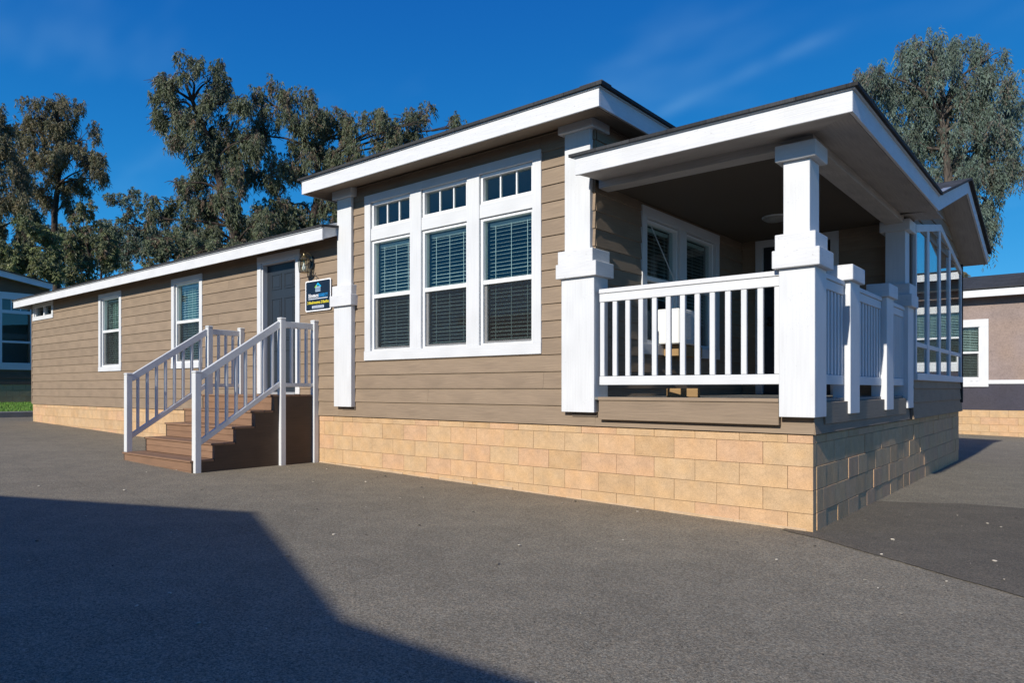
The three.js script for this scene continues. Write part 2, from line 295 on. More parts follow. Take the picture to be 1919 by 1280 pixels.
// ---- block foundation
{
  const B = 0.2032, top = 0.838, row1 = 0.765;
  const f = part('foundation', house);
  const back = box('footing', [HL + 0.02, -0.02], [-0.5, 0.835], [HB + 0.02, -0.012], M.mortar, f, 0);
  const yLo = (x, z) => groundY(x, z) - 0.12;
  const block = (axis, a0, a1, y0, y1, odd) => {
    const g = 0.0014, L = a1 - a0 - 2 * g, h = y1 - y0 - 2 * g, d = 0.1, v = Math.floor(rnd() * 6);
    const m = put('block', boxGeo(Math.round(L * 1000) / 1000, Math.round(h * 1000) / 1000, d, odd ? 0.003 : 0.002, v), pick(M.block), f), pr = axis === 'x' ? rr(-0.0015, 0.0015) : rr(-0.004, 0.004);
    if (axis === 'x') m.position.set((a0 + a1) / 2, (y0 + y1) / 2, -d / 2 + 0.001 + pr);
    else { m.position.set(-d / 2 + 0.001 + pr, (y0 + y1) / 2, -(a0 + a1) / 2); m.rotation.y = Math.PI / 2 + rr(-0.006, 0.006); m.rotation.x = 0; }
  };
  const rows = [[row1, top]]; for (let k = 0; k < 5; k++) rows.push([row1 - B * (k + 1), row1 - B * k]);
  rows.forEach(([y0, y1], r) => {
    const half = r % 2 === 0;     // head joints: partial top course and courses 2, 4 start with a half block at the corner
    let x = 0, w = half ? B : 2 * B;
    while (x > HL + 0.03) { const x0 = Math.max(HL, x - w); if (y1 > groundY((x + x0) / 2, 0) - 0.01 && !(x < -6.85 && x0 > -8.5)) block('x', x0, x, Math.max(y0, -0.25), y1, false); x = x0; w = 2 * B; }
    let s = 0.103; w = half ? 2 * B - 0.103 : B - 0.0;
    while (s < -HB - 0.03) { const s1 = Math.min(-HB, s + w); if (y1 > groundY(0, -s) - 0.01) block('z', s, s1, Math.max(y0, -0.3), y1, true); s = s1; w = 2 * B; }
  });
  // smear of spilled mortar along the foot of the wall
  for (let x = -0.05; x > -6.3; ) { const L = rr(0.35, 0.9), m = box('mortar_smear', [x - L, x], [groundY(x, 0) - 0.05, groundY(x - L / 2, 0) + rr(0.012, 0.03)], [-0.02, rr(0.008, 0.016)], M.scum, f, 0.006); m.rotation.z = -0.0215; x -= L + rr(-0.02, 0.25); }
}
// ---- windows
function slats(g, x0, x1, y0, y1, z, pitch = 0.046, tilt = 0.35) {
  const L = x1 - x0 - 0.02, n = Math.floor((y1 - y0 - 0.05) / pitch);
  box('blind_headrail', [x0 + 0.005, x1 - 0.005], [y1 - 0.045, y1 - 0.003], [z - 0.025, z + 0.02], M.slat, g, 0.002);
  for (let i = 0; i < n; i++) { const m = put('blind_slat', boxGeo(L, 0.0025, 0.048, 0), M.slat, g); m.position.set((x0 + x1) / 2, y1 - 0.07 - i * pitch, z + rr(-0.002, 0.002)); m.rotation.x = (tilt ?? 0.35) + rr(-0.06, 0.06); m.rotation.z = rr(-0.0022, 0.0022); }
  for (const f of [0.15, 0.5, 0.85]) box('blind_cord', [lerp(x0, x1, f) - 0.003, lerp(x0, x1, f) + 0.003], [y1 - 0.07 - (n - 1) * pitch, y1 - 0.03], [z + 0.026, z + 0.029], M.slat, g, 0);
}
// one light of a hung window: glass rectangle x0..x1, y0..y1 with meeting rail at ym
function hung(g, x0, x1, y0, y1, ym, { blind = true, screen = true, tilt, raised = 0 } = {}) {
  const f = 0.032;
  // outer vinyl frame
  for (const [a, b] of [[x0 - f, x0], [x1, x1 + f]]) box('window_frame', [a, b], [y0 - f, y1 + f], [-0.10, -0.004], M.vinyl, g, 0.003);
  for (const [a, b] of [[y0 - f, y0], [y1, y1 + f]]) box('window_frame', [x0, x1], [a, b], [-0.10, -0.004], M.vinyl, g, 0.003);
  box('meeting_rail', [x0, x1], [ym - 0.022, ym + 0.03], [-0.062, -0.012], M.vinyl, g, 0.003);
  box('window_pane', [x0, x1], [ym + 0.03, y1], [-0.058, -0.054], M.glass, g, 0);
  // lower sash stands a little proud, with its own thin stiles
  for (const [a, b] of [[x0, x0 + 0.03], [x1 - 0.03, x1]]) box('sash_stile', [a, b], [y0, ym - 0.022], [-0.075, -0.045], M.vinyl, g, 0.002);
  box('sash_rail', [x0 + 0.03, x1 - 0.03], [y0, y0 + 0.03], [-0.075, -0.045], M.vinyl, g, 0.002);
  box('window_pane', [x0 + 0.03, x1 - 0.03], [y0 + 0.03, ym - 0.022], [-0.064, -0.060], M.glass, g, 0);
  if (screen) box('insect_screen', [x0 + 0.002, x1 - 0.002], [y0 + 0.002, ym - 0.024], [-0.030, -0.029], M.screen, g, 0);
  if (blind) slats(g, x0 + 0.02, x1 - 0.02, y0 + raised, y1 - 0.01, -0.13, 0.046, tilt);
}
function trim(g, x0, x1, y0, y1, t, mat = M.white, depth = 0.034) {    // four casing boards
  box('casing', [x0, x0 + t], [y0 + t, y1 - t], [-0.02, depth], mat, g); box('casing', [x1 - t, x1], [y0 + t, y1 - t], [-0.02, depth], mat, g);
  box('casing', [x0, x1], [y1 - t, y1], [-0.02, depth + 0.003], mat, g); box('sill_board', [x0 - 0.004, x1 + 0.004], [y0, y0 + t], [-0.02, depth + 0.005], mat, g);
}
const frontHoles = [];
const hole = (x0, x1, y0, y1) => frontHoles.push([x0, x1, y0, y1]);
// tall triple window of the raised centre
{
  const w = part('triple_window', house);
  const X0 = -5.606, X1 = -2.722, Y0 = 1.633, Y1 = 3.925, cols = [[-5.455, -4.775], [-4.508, -3.822], [-3.562, -2.872]];
  box('casing', [X0, X0 + 0.115], [Y0 + 0.13, Y1 - 0.105], [-0.02, 0.034], M.white, w); box('casing', [X1 - 0.115, X1], [Y0 + 0.13, Y1 - 0.105], [-0.02, 0.034], M.white, w);
  box('casing', [X0, X1], [Y1 - 0.105, Y1], [-0.02, 0.040], M.whiteRough, w); box('sill_board', [X0 - 0.004, X1 + 0.004], [Y0, Y0 + 0.13], [-0.02, 0.042], M.white, w);
  for (const [a, b] of [[-4.74, -4.543], [-3.787, -3.597]]) box('mullion_board', [a, b], [Y0 + 0.13, Y1 - 0.105], [-0.02, 0.030], M.white, w);
  cols.forEach(([a, b], i) => {
    hung(w, a, b, 1.785, 3.255, 2.515, { tilt: 0.30 - 0.03 * i });
    box('spandrel_board', [a - 0.034, b + 0.034], [3.292, 3.455], [-0.02, 0.022], M.white, w);
    // transom of three lights
    const f = 0.03; for (const [p, q] of [[a - 0.03, a], [b, b + 0.03]]) box('transom_frame', [p, q], [3.458, 3.815], [-0.1, 0.0], M.vinyl, w);
    box('transom_frame', [a, b], [3.458, 3.492], [-0.1, 0.0], M.vinyl, w); box('transom_frame', [a, b], [3.775, 3.818], [-0.1, 0.0], M.vinyl, w);
    for (let k = 0; k < 3; k++) box('transom_pane', [lerp(a, b, k / 3) + (k ? 0.008 : 0), lerp(a, b, (k + 1) / 3) - (k < 2 ? 0.008 : 0)], [3.492, 3.775], [-0.058, -0.054], M.glass, w, 0);
    for (let k = 1; k < 3; k++) box('transom_bar', [lerp(a, b, k / 3) - 0.009, lerp(a, b, k / 3) + 0.009], [3.492, 3.775], [-0.07, -0.04], M.vinyl, w, 0.002);
  });
  hole(X0 + 0.02, X1 - 0.02, Y0 + 0.02, Y1 - 0.02);
}
// the two single hung windows of the low wing
for (const [x0, x1, lift, gx] of [[-14.262, -13.148, 0, 0], [-11.015, -9.9, 0.0, 1]]) {
  const w = part('hung_window', house); trim(w, x0, x1, 1.625, 3.335, 0.10);
  hung(w, x0 + 0.145, x1 - 0.145, 1.76, 3.205, 2.50, { tilt: 0.42 });
  box('curtain', [x0 + 0.16, x0 + 0.16 + 0.3], [1.8, 3.15], [-0.24, -0.235], M.curtain, w, 0);
  if (gx) box('curtain', [x1 - 0.52, x1 - 0.2], [1.8, 3.15], [-0.27, -0.265], M.curtain, w, 0);
  hole(x0 + 0.02, x1 - 0.02, 1.645, 3.315);
}
{ // small high window at the far end
  const w = part('small_window', house), x0 = -18.262, x1 = -16.895; trim(w, x0, x1, 3.008, 3.44, 0.10);
  for (const [a, b] of [[x0 + 0.1, x0 + 0.13], [x1 - 0.13, x1 - 0.1], [-17.61, -17.54]]) box('window_frame', [a, b], [3.108, 3.34], [-0.08, 0.0], M.vinyl, w);
  box('window_pane', [x0 + 0.13, -17.61], [3.108, 3.34], [-0.05, -0.046], M.glass, w, 0); box('window_pane', [-17.54, x1 - 0.13], [3.108, 3.34], [-0.05, -0.046], M.glass, w, 0);
  hole(x0 + 0.02, x1 - 0.02, 3.03, 3.42);
}
function panelDoor(d, x0, x1, y0, y1, z, mat, rows = [[0.08, 0.33], [0.40, 0.735], [0.80, 0.925]]) {   // moulded door leaf facing +z
  const L = put('door_leaf', boxGeo(x1 - x0, y1 - y0, 0.044, 0.002), mat, d); L.position.set((x0 + x1) / 2, (y0 + y1) / 2, z - 0.022);
  const W = x1 - x0, H = y1 - y0;
  for (const [a, b] of rows) for (const [p, q] of [[0.14, 0.46], [0.54, 0.86]]) {
    const u0 = x0 + W * p, u1 = x0 + W * q, v0 = y0 + H * a, v1 = y0 + H * b, t = 0.022;
    for (const [e, f] of [[v0, v0 + t], [v1 - t, v1]]) box('door_moulding', [u0, u1], [e, f], [z, z + 0.009], mat, d, 0.006);
    for (const [e, f] of [[u0, u0 + t], [u1 - t, u1]]) box('door_moulding', [e, f], [v0 + t, v1 - t], [z, z + 0.009], mat, d, 0.006);
    box('door_panel', [u0 + 0.045, u1 - 0.045], [v0 + 0.045, v1 - 0.045], [z, z + 0.006], mat, d, 0.005);
  }
}
{ // entry door on the low wing
  const d = part('entry_door', house), x0 = -8.186, x1 = -7.066, y0 = 1.16, y1 = 3.40;
  box('casing', [x0, x0 + 0.1], [y0, y1 - 0.11], [-0.02, 0.034], M.white, d); box('casing', [x1 - 0.1, x1], [y0, y1 - 0.11], [-0.02, 0.034], M.white, d); box('casing', [x0, x1], [y1 - 0.11, y1], [-0.02, 0.038], M.white, d);
  for (const [a, b] of [[x0 + 0.1, x0 + 0.135], [x1 - 0.135, x1 - 0.1]]) box('door_jamb', [a, b], [y0, y1 - 0.11], [-0.13, 0.012], M.white, d);
  box('door_jamb', [x0 + 0.135, x1 - 0.135], [y1 - 0.145, y1 - 0.11], [-0.13, 0.012], M.white, d); box('threshold', [x0 + 0.135, x1 - 0.135], [y0 - 0.01, y0 + 0.03], [-0.13, 0.03], M.flash, d);
  panelDoor(d, x0 + 0.138, x1 - 0.138, y0 + 0.032, y1 - 0.147, -0.075, M.door);
  hole(x0 + 0.02, x1 - 0.02, 0.9, y1 - 0.02);
}
// ---- front wall: sheathing behind the lap boards
{
  const w = part('wall', house);
  const holes = frontHoles.map(([a, b, c, e]) => rect(a, b, Math.max(c, 1.16), e));
  const holesIn = holes.filter((h) => h[0][1] > 1.161), doorHole = frontHoles[frontHoles.length - 1];
  holesIn.push(rect(doorHole[0], doorHole[1], 1.17, doorHole[3]));
  slab('sheathing', [[HL + 0.01, 0.85], [-2.09, 0.85], [-2.09, 4.1], [-6.15, 4.1], [-6.15, 3.5], [HL + 0.01, 3.5]], 'z', -0.12, -0.002, M.sheath, w, holesIn);
  siding(w, onFront(), HL, -6.16, 0.845, 3.50, frontHoles); siding(w, onFront(), -6.16, -2.06, 0.845, 4.10, frontHoles);
  // skirt boards carried on beneath the porch
  for (const [a, b] of [[-2.06, 0.012]]) { const m = put('siding_board', lapGeo(b - a, 0.155, 1), M.siding[0], w); m.position.set(a, 0.845, 0); }
  box('corner_trim', [HL - 0.03, HL + 0.0], [0.86, 3.46], [-0.1, 0.03], M.siding[1], w);
}
// ---- other outer walls
{
  const w = part('wall', house);      // end wall with the peaked window, standing a little proud of the porch line
  const poly = [[-4.40, 0.85], [HB, 0.85], [HB, 3.45], [-6.62, 4.22], [-4.40, 3.56]];
  const win = [[-4.62, 1.44], [-8.90, 1.44], [-8.90, 3.36], [-6.63, 3.66], [-4.62, 3.32]];
  slab('sheathing', poly, 'x', -0.12, 0.028, M.sheath, w, [win]);
  siding(w, onRight(0.03), 4.46, 9.25, 0.845, 1.37); siding(w, onRight(0.03), 4.52, 9.2, 3.36, 4.18, [[0, 4.8, 3.55, 9], [8.8, 12, 3.5, 9], [4.8, 5.5, 3.75, 9], [8.0, 8.8, 3.7, 9], [5.5, 6.1, 3.95, 9], [7.3, 8.0, 3.92, 9]]);
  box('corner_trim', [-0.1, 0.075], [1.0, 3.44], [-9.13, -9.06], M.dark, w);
  // skirt under the porch, seen from the end
  slab('sheathing', rect(-0.02, -4.40, 0.85, 1.13), 'x', -0.12, -0.004, M.sheath, w); const m = put('siding_board', lapGeo(4.40, 0.155, 2), M.siding[2], w); m.position.set(0, 0.845, 0.018); m.rotation.y = Math.PI / 2;
}
{
  const w = part('wall', house);      // porch side wall facing +x, and the wall above the porch roof
  slab('sheathing', rect(-0.01, HB, 1.1, 4.1), 'x', -2.20, -2.082, M.sheath, w, [rect(-1.10, -3.42, 1.70, 3.36)]);
  siding(w, onRight(-2.08), 0.0, 4.40, 1.15, 3.43, [[1.10, 3.42, 1.70, 3.36]]); siding(w, onRight(-2.08), 0.02, 4.4, 3.62, 4.10);
}
{
  const w = part('wall', house);      // porch back wall with the second door
  slab('sheathing', rect(-2.08, -0.12, 1.1, 3.6), 'z', -4.52, -4.402, M.sheath, w, [rect(-1.82, -0.84, 1.17, 3.36)]);
  siding(w, onFront(-4.40), -2.06, -0.02, 1.15, 3.43, [[-1.84, -0.82, 0.9, 3.38]]);
}
{
  const w = part('wall', house);      // walls turned away from the camera
  box('sheathing', [HL, -0.13], [0.85, 3.6], [HB - 0.02, HB + 0.1], M.siding[0], w, 0); box('sheathing', [HL - 0.02, HL + 0.1], [0.86, 3.6], [HB + 0.1, -0.13], M.siding[0], w, 0); box('sheathing', [-6.2, -6.1], [3.3, 4.1], [HB + 0.1, -0.13], M.siding[0], w, 0);
  const r = part('interior', house);
  box('floor', [HL + 0.1, -0.13], [1.02, 1.08], [HB + 0.1, -4.53], M.roomFloor, r, 0); box('floor', [HL + 0.1, -2.21], [1.02, 1.08], [-4.52, -0.13], M.roomFloor, r, 0);
  box('partition', [HL + 0.1, -2.3], [1.08, 3.5], [-4.2, -4.1], M.room, r, 0); for (const x of [-16, -12.1, -6.4]) box('partition', [x - 0.05, x + 0.05], [1.08, 3.5], [-4.1, -0.14], M.room, r, 0);
  box('ceiling_board', [-2.07, -0.13], [3.40, 3.43], [HB + 0.1, -4.53], M.room, r, 0); box('ceiling_board', [-6.09, -2.21], [4.0, 4.05], [HB + 0.1, -0.13], M.room, r, 0); box('ceiling_board', [HL + 0.1, -6.21], [3.47, 3.5], [HB + 0.1, -0.13], M.room, r, 0);
}
// ---- porch window pair on the side wall
{
  const w = part('porch_window', house); w.position.set(-2.08, 0, 0); w.rotation.y = Math.PI / 2;   // local x = -z
  trim(w, 1.06, 3.444, 1.65, 3.39, 0.125);
  box('mullion_board', [2.13, 2.33], [1.775, 3.265], [-0.02, 0.03], M.white, w);
  hung(w, 1.225, 2.09, 1.80, 3.225, 2.56, { tilt: 0.5, screen: false, raised: 0.5 }); hung(w, 2.37, 3.28, 1.80, 3.225, 2.56, { tilt: 0.5, screen: false, raised: 0.3 });
}
{ // porch door in the back wall
  const d = part('porch_door', house), z = -4.40, x0 = -1.87, x1 = -0.79, y0 = 1.16, y1 = 3.42;
  box('casing', [x0, x0 + 0.1], [y0, y1 - 0.1], [z - 0.02, z + 0.034], M.white, d); box('casing', [x1 - 0.1, x1], [y0, y1 - 0.1], [z - 0.02, z + 0.034], M.white, d); box('casing', [x0, x1], [y1 - 0.1, y1], [z - 0.02, z + 0.037], M.white, d);
  panelDoor(d, x0 + 0.1, x1 - 0.1, y0 + 0.02, y1 - 0.1, z - 0.03, M.door);
  for (const [y, r] of [[2.27, 0.028], [2.19, 0.032]]) { const k = put('door_knob', new THREE.LatheGeometry([[0.001, 0.062], [r * 0.8, 0.058], [r, 0.04], [r * 0.6, 0.022], [0.014, 0.012], [r * 0.95, 0.008], [r, 0.0]].map((p) => new THREE.Vector2(...p)), 14), M.knob, d); k.rotation.x = Math.PI / 2; k.position.set(x0 + 0.185, y, z - 0.03); }
}
// ---- peaked window of the end wall
{
  const w = part('peaked_window', house); w.rotation.y = Math.PI / 2; w.position.x = 0.03;    // local x = -z, local z = x
  const L = 4.51, R = 9.03, C = 6.63, topY = (u) => 3.735 - Math.abs(u - C) * 0.165, S = [4.58, 5.52, 6.57, 7.62, 8.96];
  box('sill_board', [L, R], [1.355, 1.45], [-0.02, 0.055], M.white, w);
  box('window_frame', [L, L + 0.08], [1.45, topY(L) - 0.09], [-0.08, 0.036], M.white, w); box('window_frame', [R - 0.08, R], [1.45, topY(R) - 0.09], [-0.08, 0.036], M.white, w);
  for (const u of S.slice(1, 4)) box('mullion_post', [u - 0.09, u + 0.09], [1.45, topY(u) - 0.09], [-0.08, 0.034], M.white, w);
  bar('head_board', [L - 0.01, topY(L) - 0.045, 0.0], [C, topY(C) - 0.045, 0.0], 0.08, 0.1, M.white, w); bar('head_board', [C, topY(C) - 0.045, 0.0], [R + 0.01, topY(R) - 0.045, 0.0], 0.08, 0.1, M.white, w);
  for (let k = 0; k < 4; k++) {
    const a = S[k] + (k ? 0.09 : 0.01), b = S[k + 1] - (k < 3 ? 0.09 : 0.01);
    box('transom_bar', [a, b], [1.80, 1.86], [-0.06, 0.03], M.white, w);
    { const m = (a + b) / 2, pn = slab('window_pane', [[a - m, 1.86], [b - m, 1.86], [b - m, topY(b) - 0.085], [a - m, topY(a) - 0.085]], 'z', 0.014, 0.018, M.glass, w); pn.position.set(m, 0, 0); pn.rotation.set(0, [0.005, -0.006, 0.008, -0.004][k], 0); } slab('window_pane', rect(a, b, 1.45, 1.80), 'z', 0.012, 0.016, M.glass, w);
  }
}
// ---- pilasters, columns
function column(name, parent, lower, upper, yb, yt, opt = {}) {
  const c = part(name, parent), g = (r, d) => [r[0] - d, r[1] + d], [lx, lz] = lower, [ux, uz] = upper, cy = opt.cap ?? 2.285;
  box('column_base', lx, [yb, cy], lz, M.white, c, 0.004); box('column_band', g(lx, 0.045), [cy, cy + 0.155], g(lz, 0.045), M.whiteRough, c, 0.005);
  box('column_band', g(ux, 0.055), [cy + 0.155, cy + 0.295], g(uz, 0.05), M.whiteRough, c, 0.005); box('column_shaft', ux, [cy + 0.295, yt - 0.14], uz, M.white, c, 0.004); box('column_cap', g(ux, 0.055), [yt - 0.14, yt], g(uz, 0.05), M.white, c, 0.005);
  return c;
}
column('pilaster', house, [[-6.18, -5.81], [0.021, 0.1]], [[-6.14, -5.84], [0.022, 0.072]], 0.985, 4.10, { cap: 2.42 });
column('pilaster', house, [[-2.42, -2.03], [-0.2, 0.1]], [[-2.395, -2.09], [-0.2, 0.075]], 0.992, 4.13, { cap: 2.425 });
column('porch_column', house, [[-0.24, 0.042], [-0.25, 0.115]], [[-0.212, -0.004], [-0.2, 0.088]], 0.995, 3.355);
column('porch_column', house, [[-0.24, 0.048], [-4.46, -4.08]], [[-0.205, 0.012], [-4.44, -4.12]], 0.995, 3.40);
for (const [x0, x1] of [[-6.08, -5.8], [-2.33, -2.03]]) box('recess_shade_strip', [x0, x1], [0.945, 0.99], [0.02, 0.03], M.sheath, house, 0);  // dark strip under each pilaster, stands in for shade in the recess
// ---- porch: deck, rims, beams, ceiling, railings
{
  const d = part('deck', house); const n = 31;
  for (let i = 0; i < n; i++) { const z1 = 0.085 - i * 0.1435; box('deck_board', [-2.07, -0.005], [1.125, 1.155], [z1 - 0.139, z1], M.deck, d, 0.003); }
  box('rim_board', [-1.985, -0.25], [0.92, 1.122], [0.02, 0.085], M.siding[2], d, 0.004); box('rim_board', [-1.985, -0.25], [1.122, 1.156], [0.087, 0.099], M.siding[1], d, 0.003);
  box('rim_board', [0.0, 0.03], [0.925, 1.122], [-4.08, -0.27], M.siding[1], d, 0.004);
  const b = part('porch_beam', house); box('beam', [-2.03, 0.0], [3.355, 3.56], [-0.2, 0.0], M.beam, b); box('beam', [-0.2, 0.0], [3.353, 3.558], [-4.12, -0.203], M.beam, b);
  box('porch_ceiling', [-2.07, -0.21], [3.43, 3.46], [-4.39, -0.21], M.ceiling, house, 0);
}
function railing(parent, A, B, along, posn, n, yTop = 2.28) {      // straight level railing between two ends on one axis
  const r = part('railing', parent), seg = (name, a0, a1, y0, y1, t, off = 0, mat = M.white) => along === 'x' ? box(name, [a0, a1], [y0, y1], [posn + off - t, posn + off], mat, r, 0.004) : box(name, [posn + off - t, posn + off], [y0, y1], [a0, a1], mat, r, 0.004);
  seg('hand_rail', A, B, yTop - 0.045, yTop, 0.09, 0.012, M.whiteRough); seg('top_rail', A, B, yTop - 0.135, yTop - 0.047, 0.045); seg('bottom_rail', A, B, yTop - 1.0, yTop - 0.91, 0.045);
  const w = 0.057, gap = (B - A - w) / (n - 1);
  for (let i = 0; i < n; i++) seg('baluster', A + 0.004 + i * gap, A + 0.004 + i * gap + w - 0.008, yTop - 0.908, yTop - 0.137, 0.036, -0.006);
  return r;
}
railing(house, -1.99, -0.243, 'x', 0.06, 13);
railing(house, -1.04, -0.255, 'z', 0.0, 7); railing(house, -2.74, -1.46, 'z', 0.0, 10); railing(house, -4.1, -3.16, 'z', 0.0, 8);
for (const z of [-1.26, -2.95]) {
  const p = part('railing_post', house); box('post', [-0.1, 0.052], [1.0, 2.285], [z - 0.19, z + 0.19], M.white, p, 0.004); box('post_cap', [-0.14, 0.085], [2.285, 2.435], [z - 0.25, z + 0.25], M.whiteRough, p, 0.006);
}
// ---- roofs
{
  const r = part('roof', house), W = M.whiteRough;
  // low wing
  box('fascia_board', [-18.72, -6.14], [3.355, 3.525], [0.325, 0.35], W, r, 0.003); box('fascia_board', [-18.72, -18.695], [3.355, 3.525], [HB - 0.3, 0.32], W, r, 0.003);
  slab('eave_return', [[0.322, 3.372], [0.022, 3.47], [0.022, 3.66], [0.322, 3.56]], 'x', -6.166, -6.142, W, r);
  prism('soffit', [[-18.69, 3.372, 0.322], [-6.17, 3.372, 0.322], [-6.17, 3.485, 0.02], [-18.69, 3.485, 0.02]], 0.008, M.soffit, r);
  prism('shingle_slope', [[-18.76, 3.565, 0.385], [-6.1, 3.565, 0.385], [-6.1, 4.02, -4.8], [-18.76, 4.02, -4.8]], 0.028, M.shingle, r); prism('shingle_slope', [[-18.76, 4.02, -4.8], [-6.1, 4.02, -4.8], [-6.1, 3.5, -10.0], [-18.76, 3.5, -10.0]], 0.028, M.shingle, r);
  box('drip_edge', [-18.74, -6.14], [3.522, 3.538], [0.34, 0.368], M.drip, r, 0.002);
  for (const [x, w] of [[-11.6, 0.5], [-8.0, 0.42], [-15.6, 0.5], [-6.75, 0.3]]) { box('roof_vent', [x, x + w], [3.58, 3.72], [-1.0, -0.55], M.darkMetal, r, 0.02); }
  // raised centre
  const F = [4.022, 4.205];
  box('fascia_board', [-6.44, -1.765], F, [0.455, 0.48], W, r, 0.003); box('fascia_board', [-1.79, -1.765], F, [HB - 0.3, 0.453], W, r, 0.003); box('fascia_board', [-6.44, -6.415], F, [HB - 0.3, 0.453], W, r, 0.003);
  prism('soffit', [[-6.41, 4.03, 0.45], [-1.795, 4.03, 0.45], [-2.07, 4.10, 0.03], [-6.14, 4.10, 0.03]], 0.008, M.soffit, r); prism('soffit', [[-1.795, 4.03, 0.45], [-1.795, 4.03, HB], [-2.07, 4.10, HB], [-2.07, 4.10, 0.03]], 0.008, M.soffit, r); prism('soffit', [[-6.41, 4.03, 0.45], [-6.14, 4.10, 0.03], [-6.14, 4.10, HB], [-6.41, 4.03, HB]], 0.008, M.soffit, r);
  const e = [[-6.49, 4.245, 0.525], [-1.715, 4.245, 0.525], [-1.715, 4.245, -9.95], [-6.49, 4.245, -9.95]], k0 = [-4.1, 4.62, -2.1], k1 = [-4.1, 4.62, -7.2];
  prism('shingle_slope', [e[0], e[1], k0], 0.03, M.shingle, r); prism('shingle_slope', [e[1], e[2], k1, k0], 0.03, M.shingle, r); prism('shingle_slope', [e[2], e[3], k1], 0.03, M.shingle, r); prism('shingle_slope', [e[3], e[0], k0, k1], 0.03, M.shingle, r);
  box('drip_edge', [-6.45, -1.745], [4.202, 4.216], [0.47, 0.497], M.drip, r, 0.002); box('drip_edge', [-1.78, -1.748], [4.203, 4.217], [-9.6, 0.468], M.drip, r, 0.002);
  box('ridge_cap', [-1.98, -1.72], [4.24, 4.27], [0.3, 0.5], M.shingle, r, 0.01);
  // porch roof
  const zf = 0.48, xr = 0.394, zl = -3.83, y0 = 3.392, y1 = 3.566, e2 = y1 + 0.035;
  box('fascia_board', [-2.03, xr], [y0, y1], [zf - 0.025, zf], W, r, 0.003); box('fascia_board', [xr - 0.025, xr], [y0, y1], [zl, zf - 0.027], W, r, 0.003);
  slab('eave_return', [[zf - 0.03, y0 + 0.004], [0.08, y0 + 0.1], [0.08, y1 + 0.1], [zf - 0.03, y1]], 'x', -2.03, -2.012, W, r);
  prism('soffit', [[-2.0, y0 + 0.012, zf - 0.03], [xr - 0.028, y0 + 0.012, zf - 0.03], [0.0, y0 + 0.05, 0.003], [-2.0, y0 + 0.05, 0.003]], 0.01, M.porchSoffit, r); prism('soffit', [[xr - 0.028, y0 + 0.012, zf - 0.03], [xr - 0.028, y0 + 0.012, -4.4], [0.003, y0 + 0.05, -4.4], [0.003, y0 + 0.05, 0.0]], 0.01, M.porchSoffit, r);
  const q0 = [-2.08, e2, zf + 0.045], q1 = [xr + 0.045, e2, zf + 0.045], q2 = [-1.2, 3.76, -1.6], q3 = [-2.08, 3.76, -1.6], q4 = [xr + 0.045, e2, zl], q5 = [-1.2, 3.76, -9];
  prism('shingle_slope', [q0, q1, q2, q3], 0.028, M.shingle, r); prism('shingle_slope', [q1, q4, [-1.2, 3.76, zl], q2], 0.028, M.shingle, r); prism('shingle_slope', [q2, q5, [-2.08, 3.76, -9], q3], 0.028, M.shingle, r);
  box('drip_edge', [-2.05, xr + 0.018], [y1 - 0.003, y1 + 0.011], [zf - 0.01, zf + 0.018], M.drip, r, 0.002); box('drip_edge', [xr - 0.01, xr + 0.018], [y1 - 0.002, y1 + 0.012], [zl, zf - 0.012], M.drip, r, 0.002);
  box('roof_flashing', [-1.95, -1.45], [3.70, 3.80], [-0.9, -0.6], M.shingle, r, 0.02);
  // gable over the peaked window
  const zc = -6.62, zr = -9.4, yP = 4.155, h = y1 - y0;
  const rake = (z0, a, z1, b) => slab('fascia_board', [[z0, a], [z1, b], [z1, b + h + 0.01], [z0, a + h + 0.01]], 'x', xr - 0.025, xr, W, r);
  rake(zl, y0, zc, yP); rake(zc, yP, zr, 3.44);
  prism('soffit', [[xr - 0.03, y0 + 0.02, zl - 0.01], [xr - 0.03, yP + 0.02, zc], [-0.05, yP + 0.02, zc], [-0.05, y0 + 0.02, zl - 0.01]], 0.01, M.porchSoffit, r); prism('soffit', [[xr - 0.03, yP + 0.02, zc], [xr - 0.03, 3.46, zr], [-0.05, 3.46, zr], [-0.05, yP + 0.02, zc]], 0.01, M.porchSoffit, r);
  const rx = xr + 0.05, t = h + 0.045; prism('shingle_slope', [[rx, y0 + t, zl + 0.02], [rx, yP + t, zc], [-5, yP + t, zc], [-5, y0 + t, zl + 0.02]], 0.03, M.shingle, r); prism('shingle_slope', [[rx, yP + t, zc], [rx, 3.44 + t, zr - 0.06], [-5, 3.44 + t, zr - 0.06], [-5, yP + t, zc]], 0.03, M.shingle, r);
  prism('valley_flashing', [[rx - 0.01, y0 + t + 0.02, zl - 0.05], [rx - 0.01, y0 + t + 0.2, zl - 0.68], [rx - 0.09, y0 + t + 0.2, zl - 0.68], [rx - 0.09, y0 + t + 0.02, zl - 0.05]], 0.006, M.flash, r);
  box('fascia_board', [-3, xr], [3.445, 3.62], [zr - 0.03, zr - 0.005], W, r, 0.003);
}

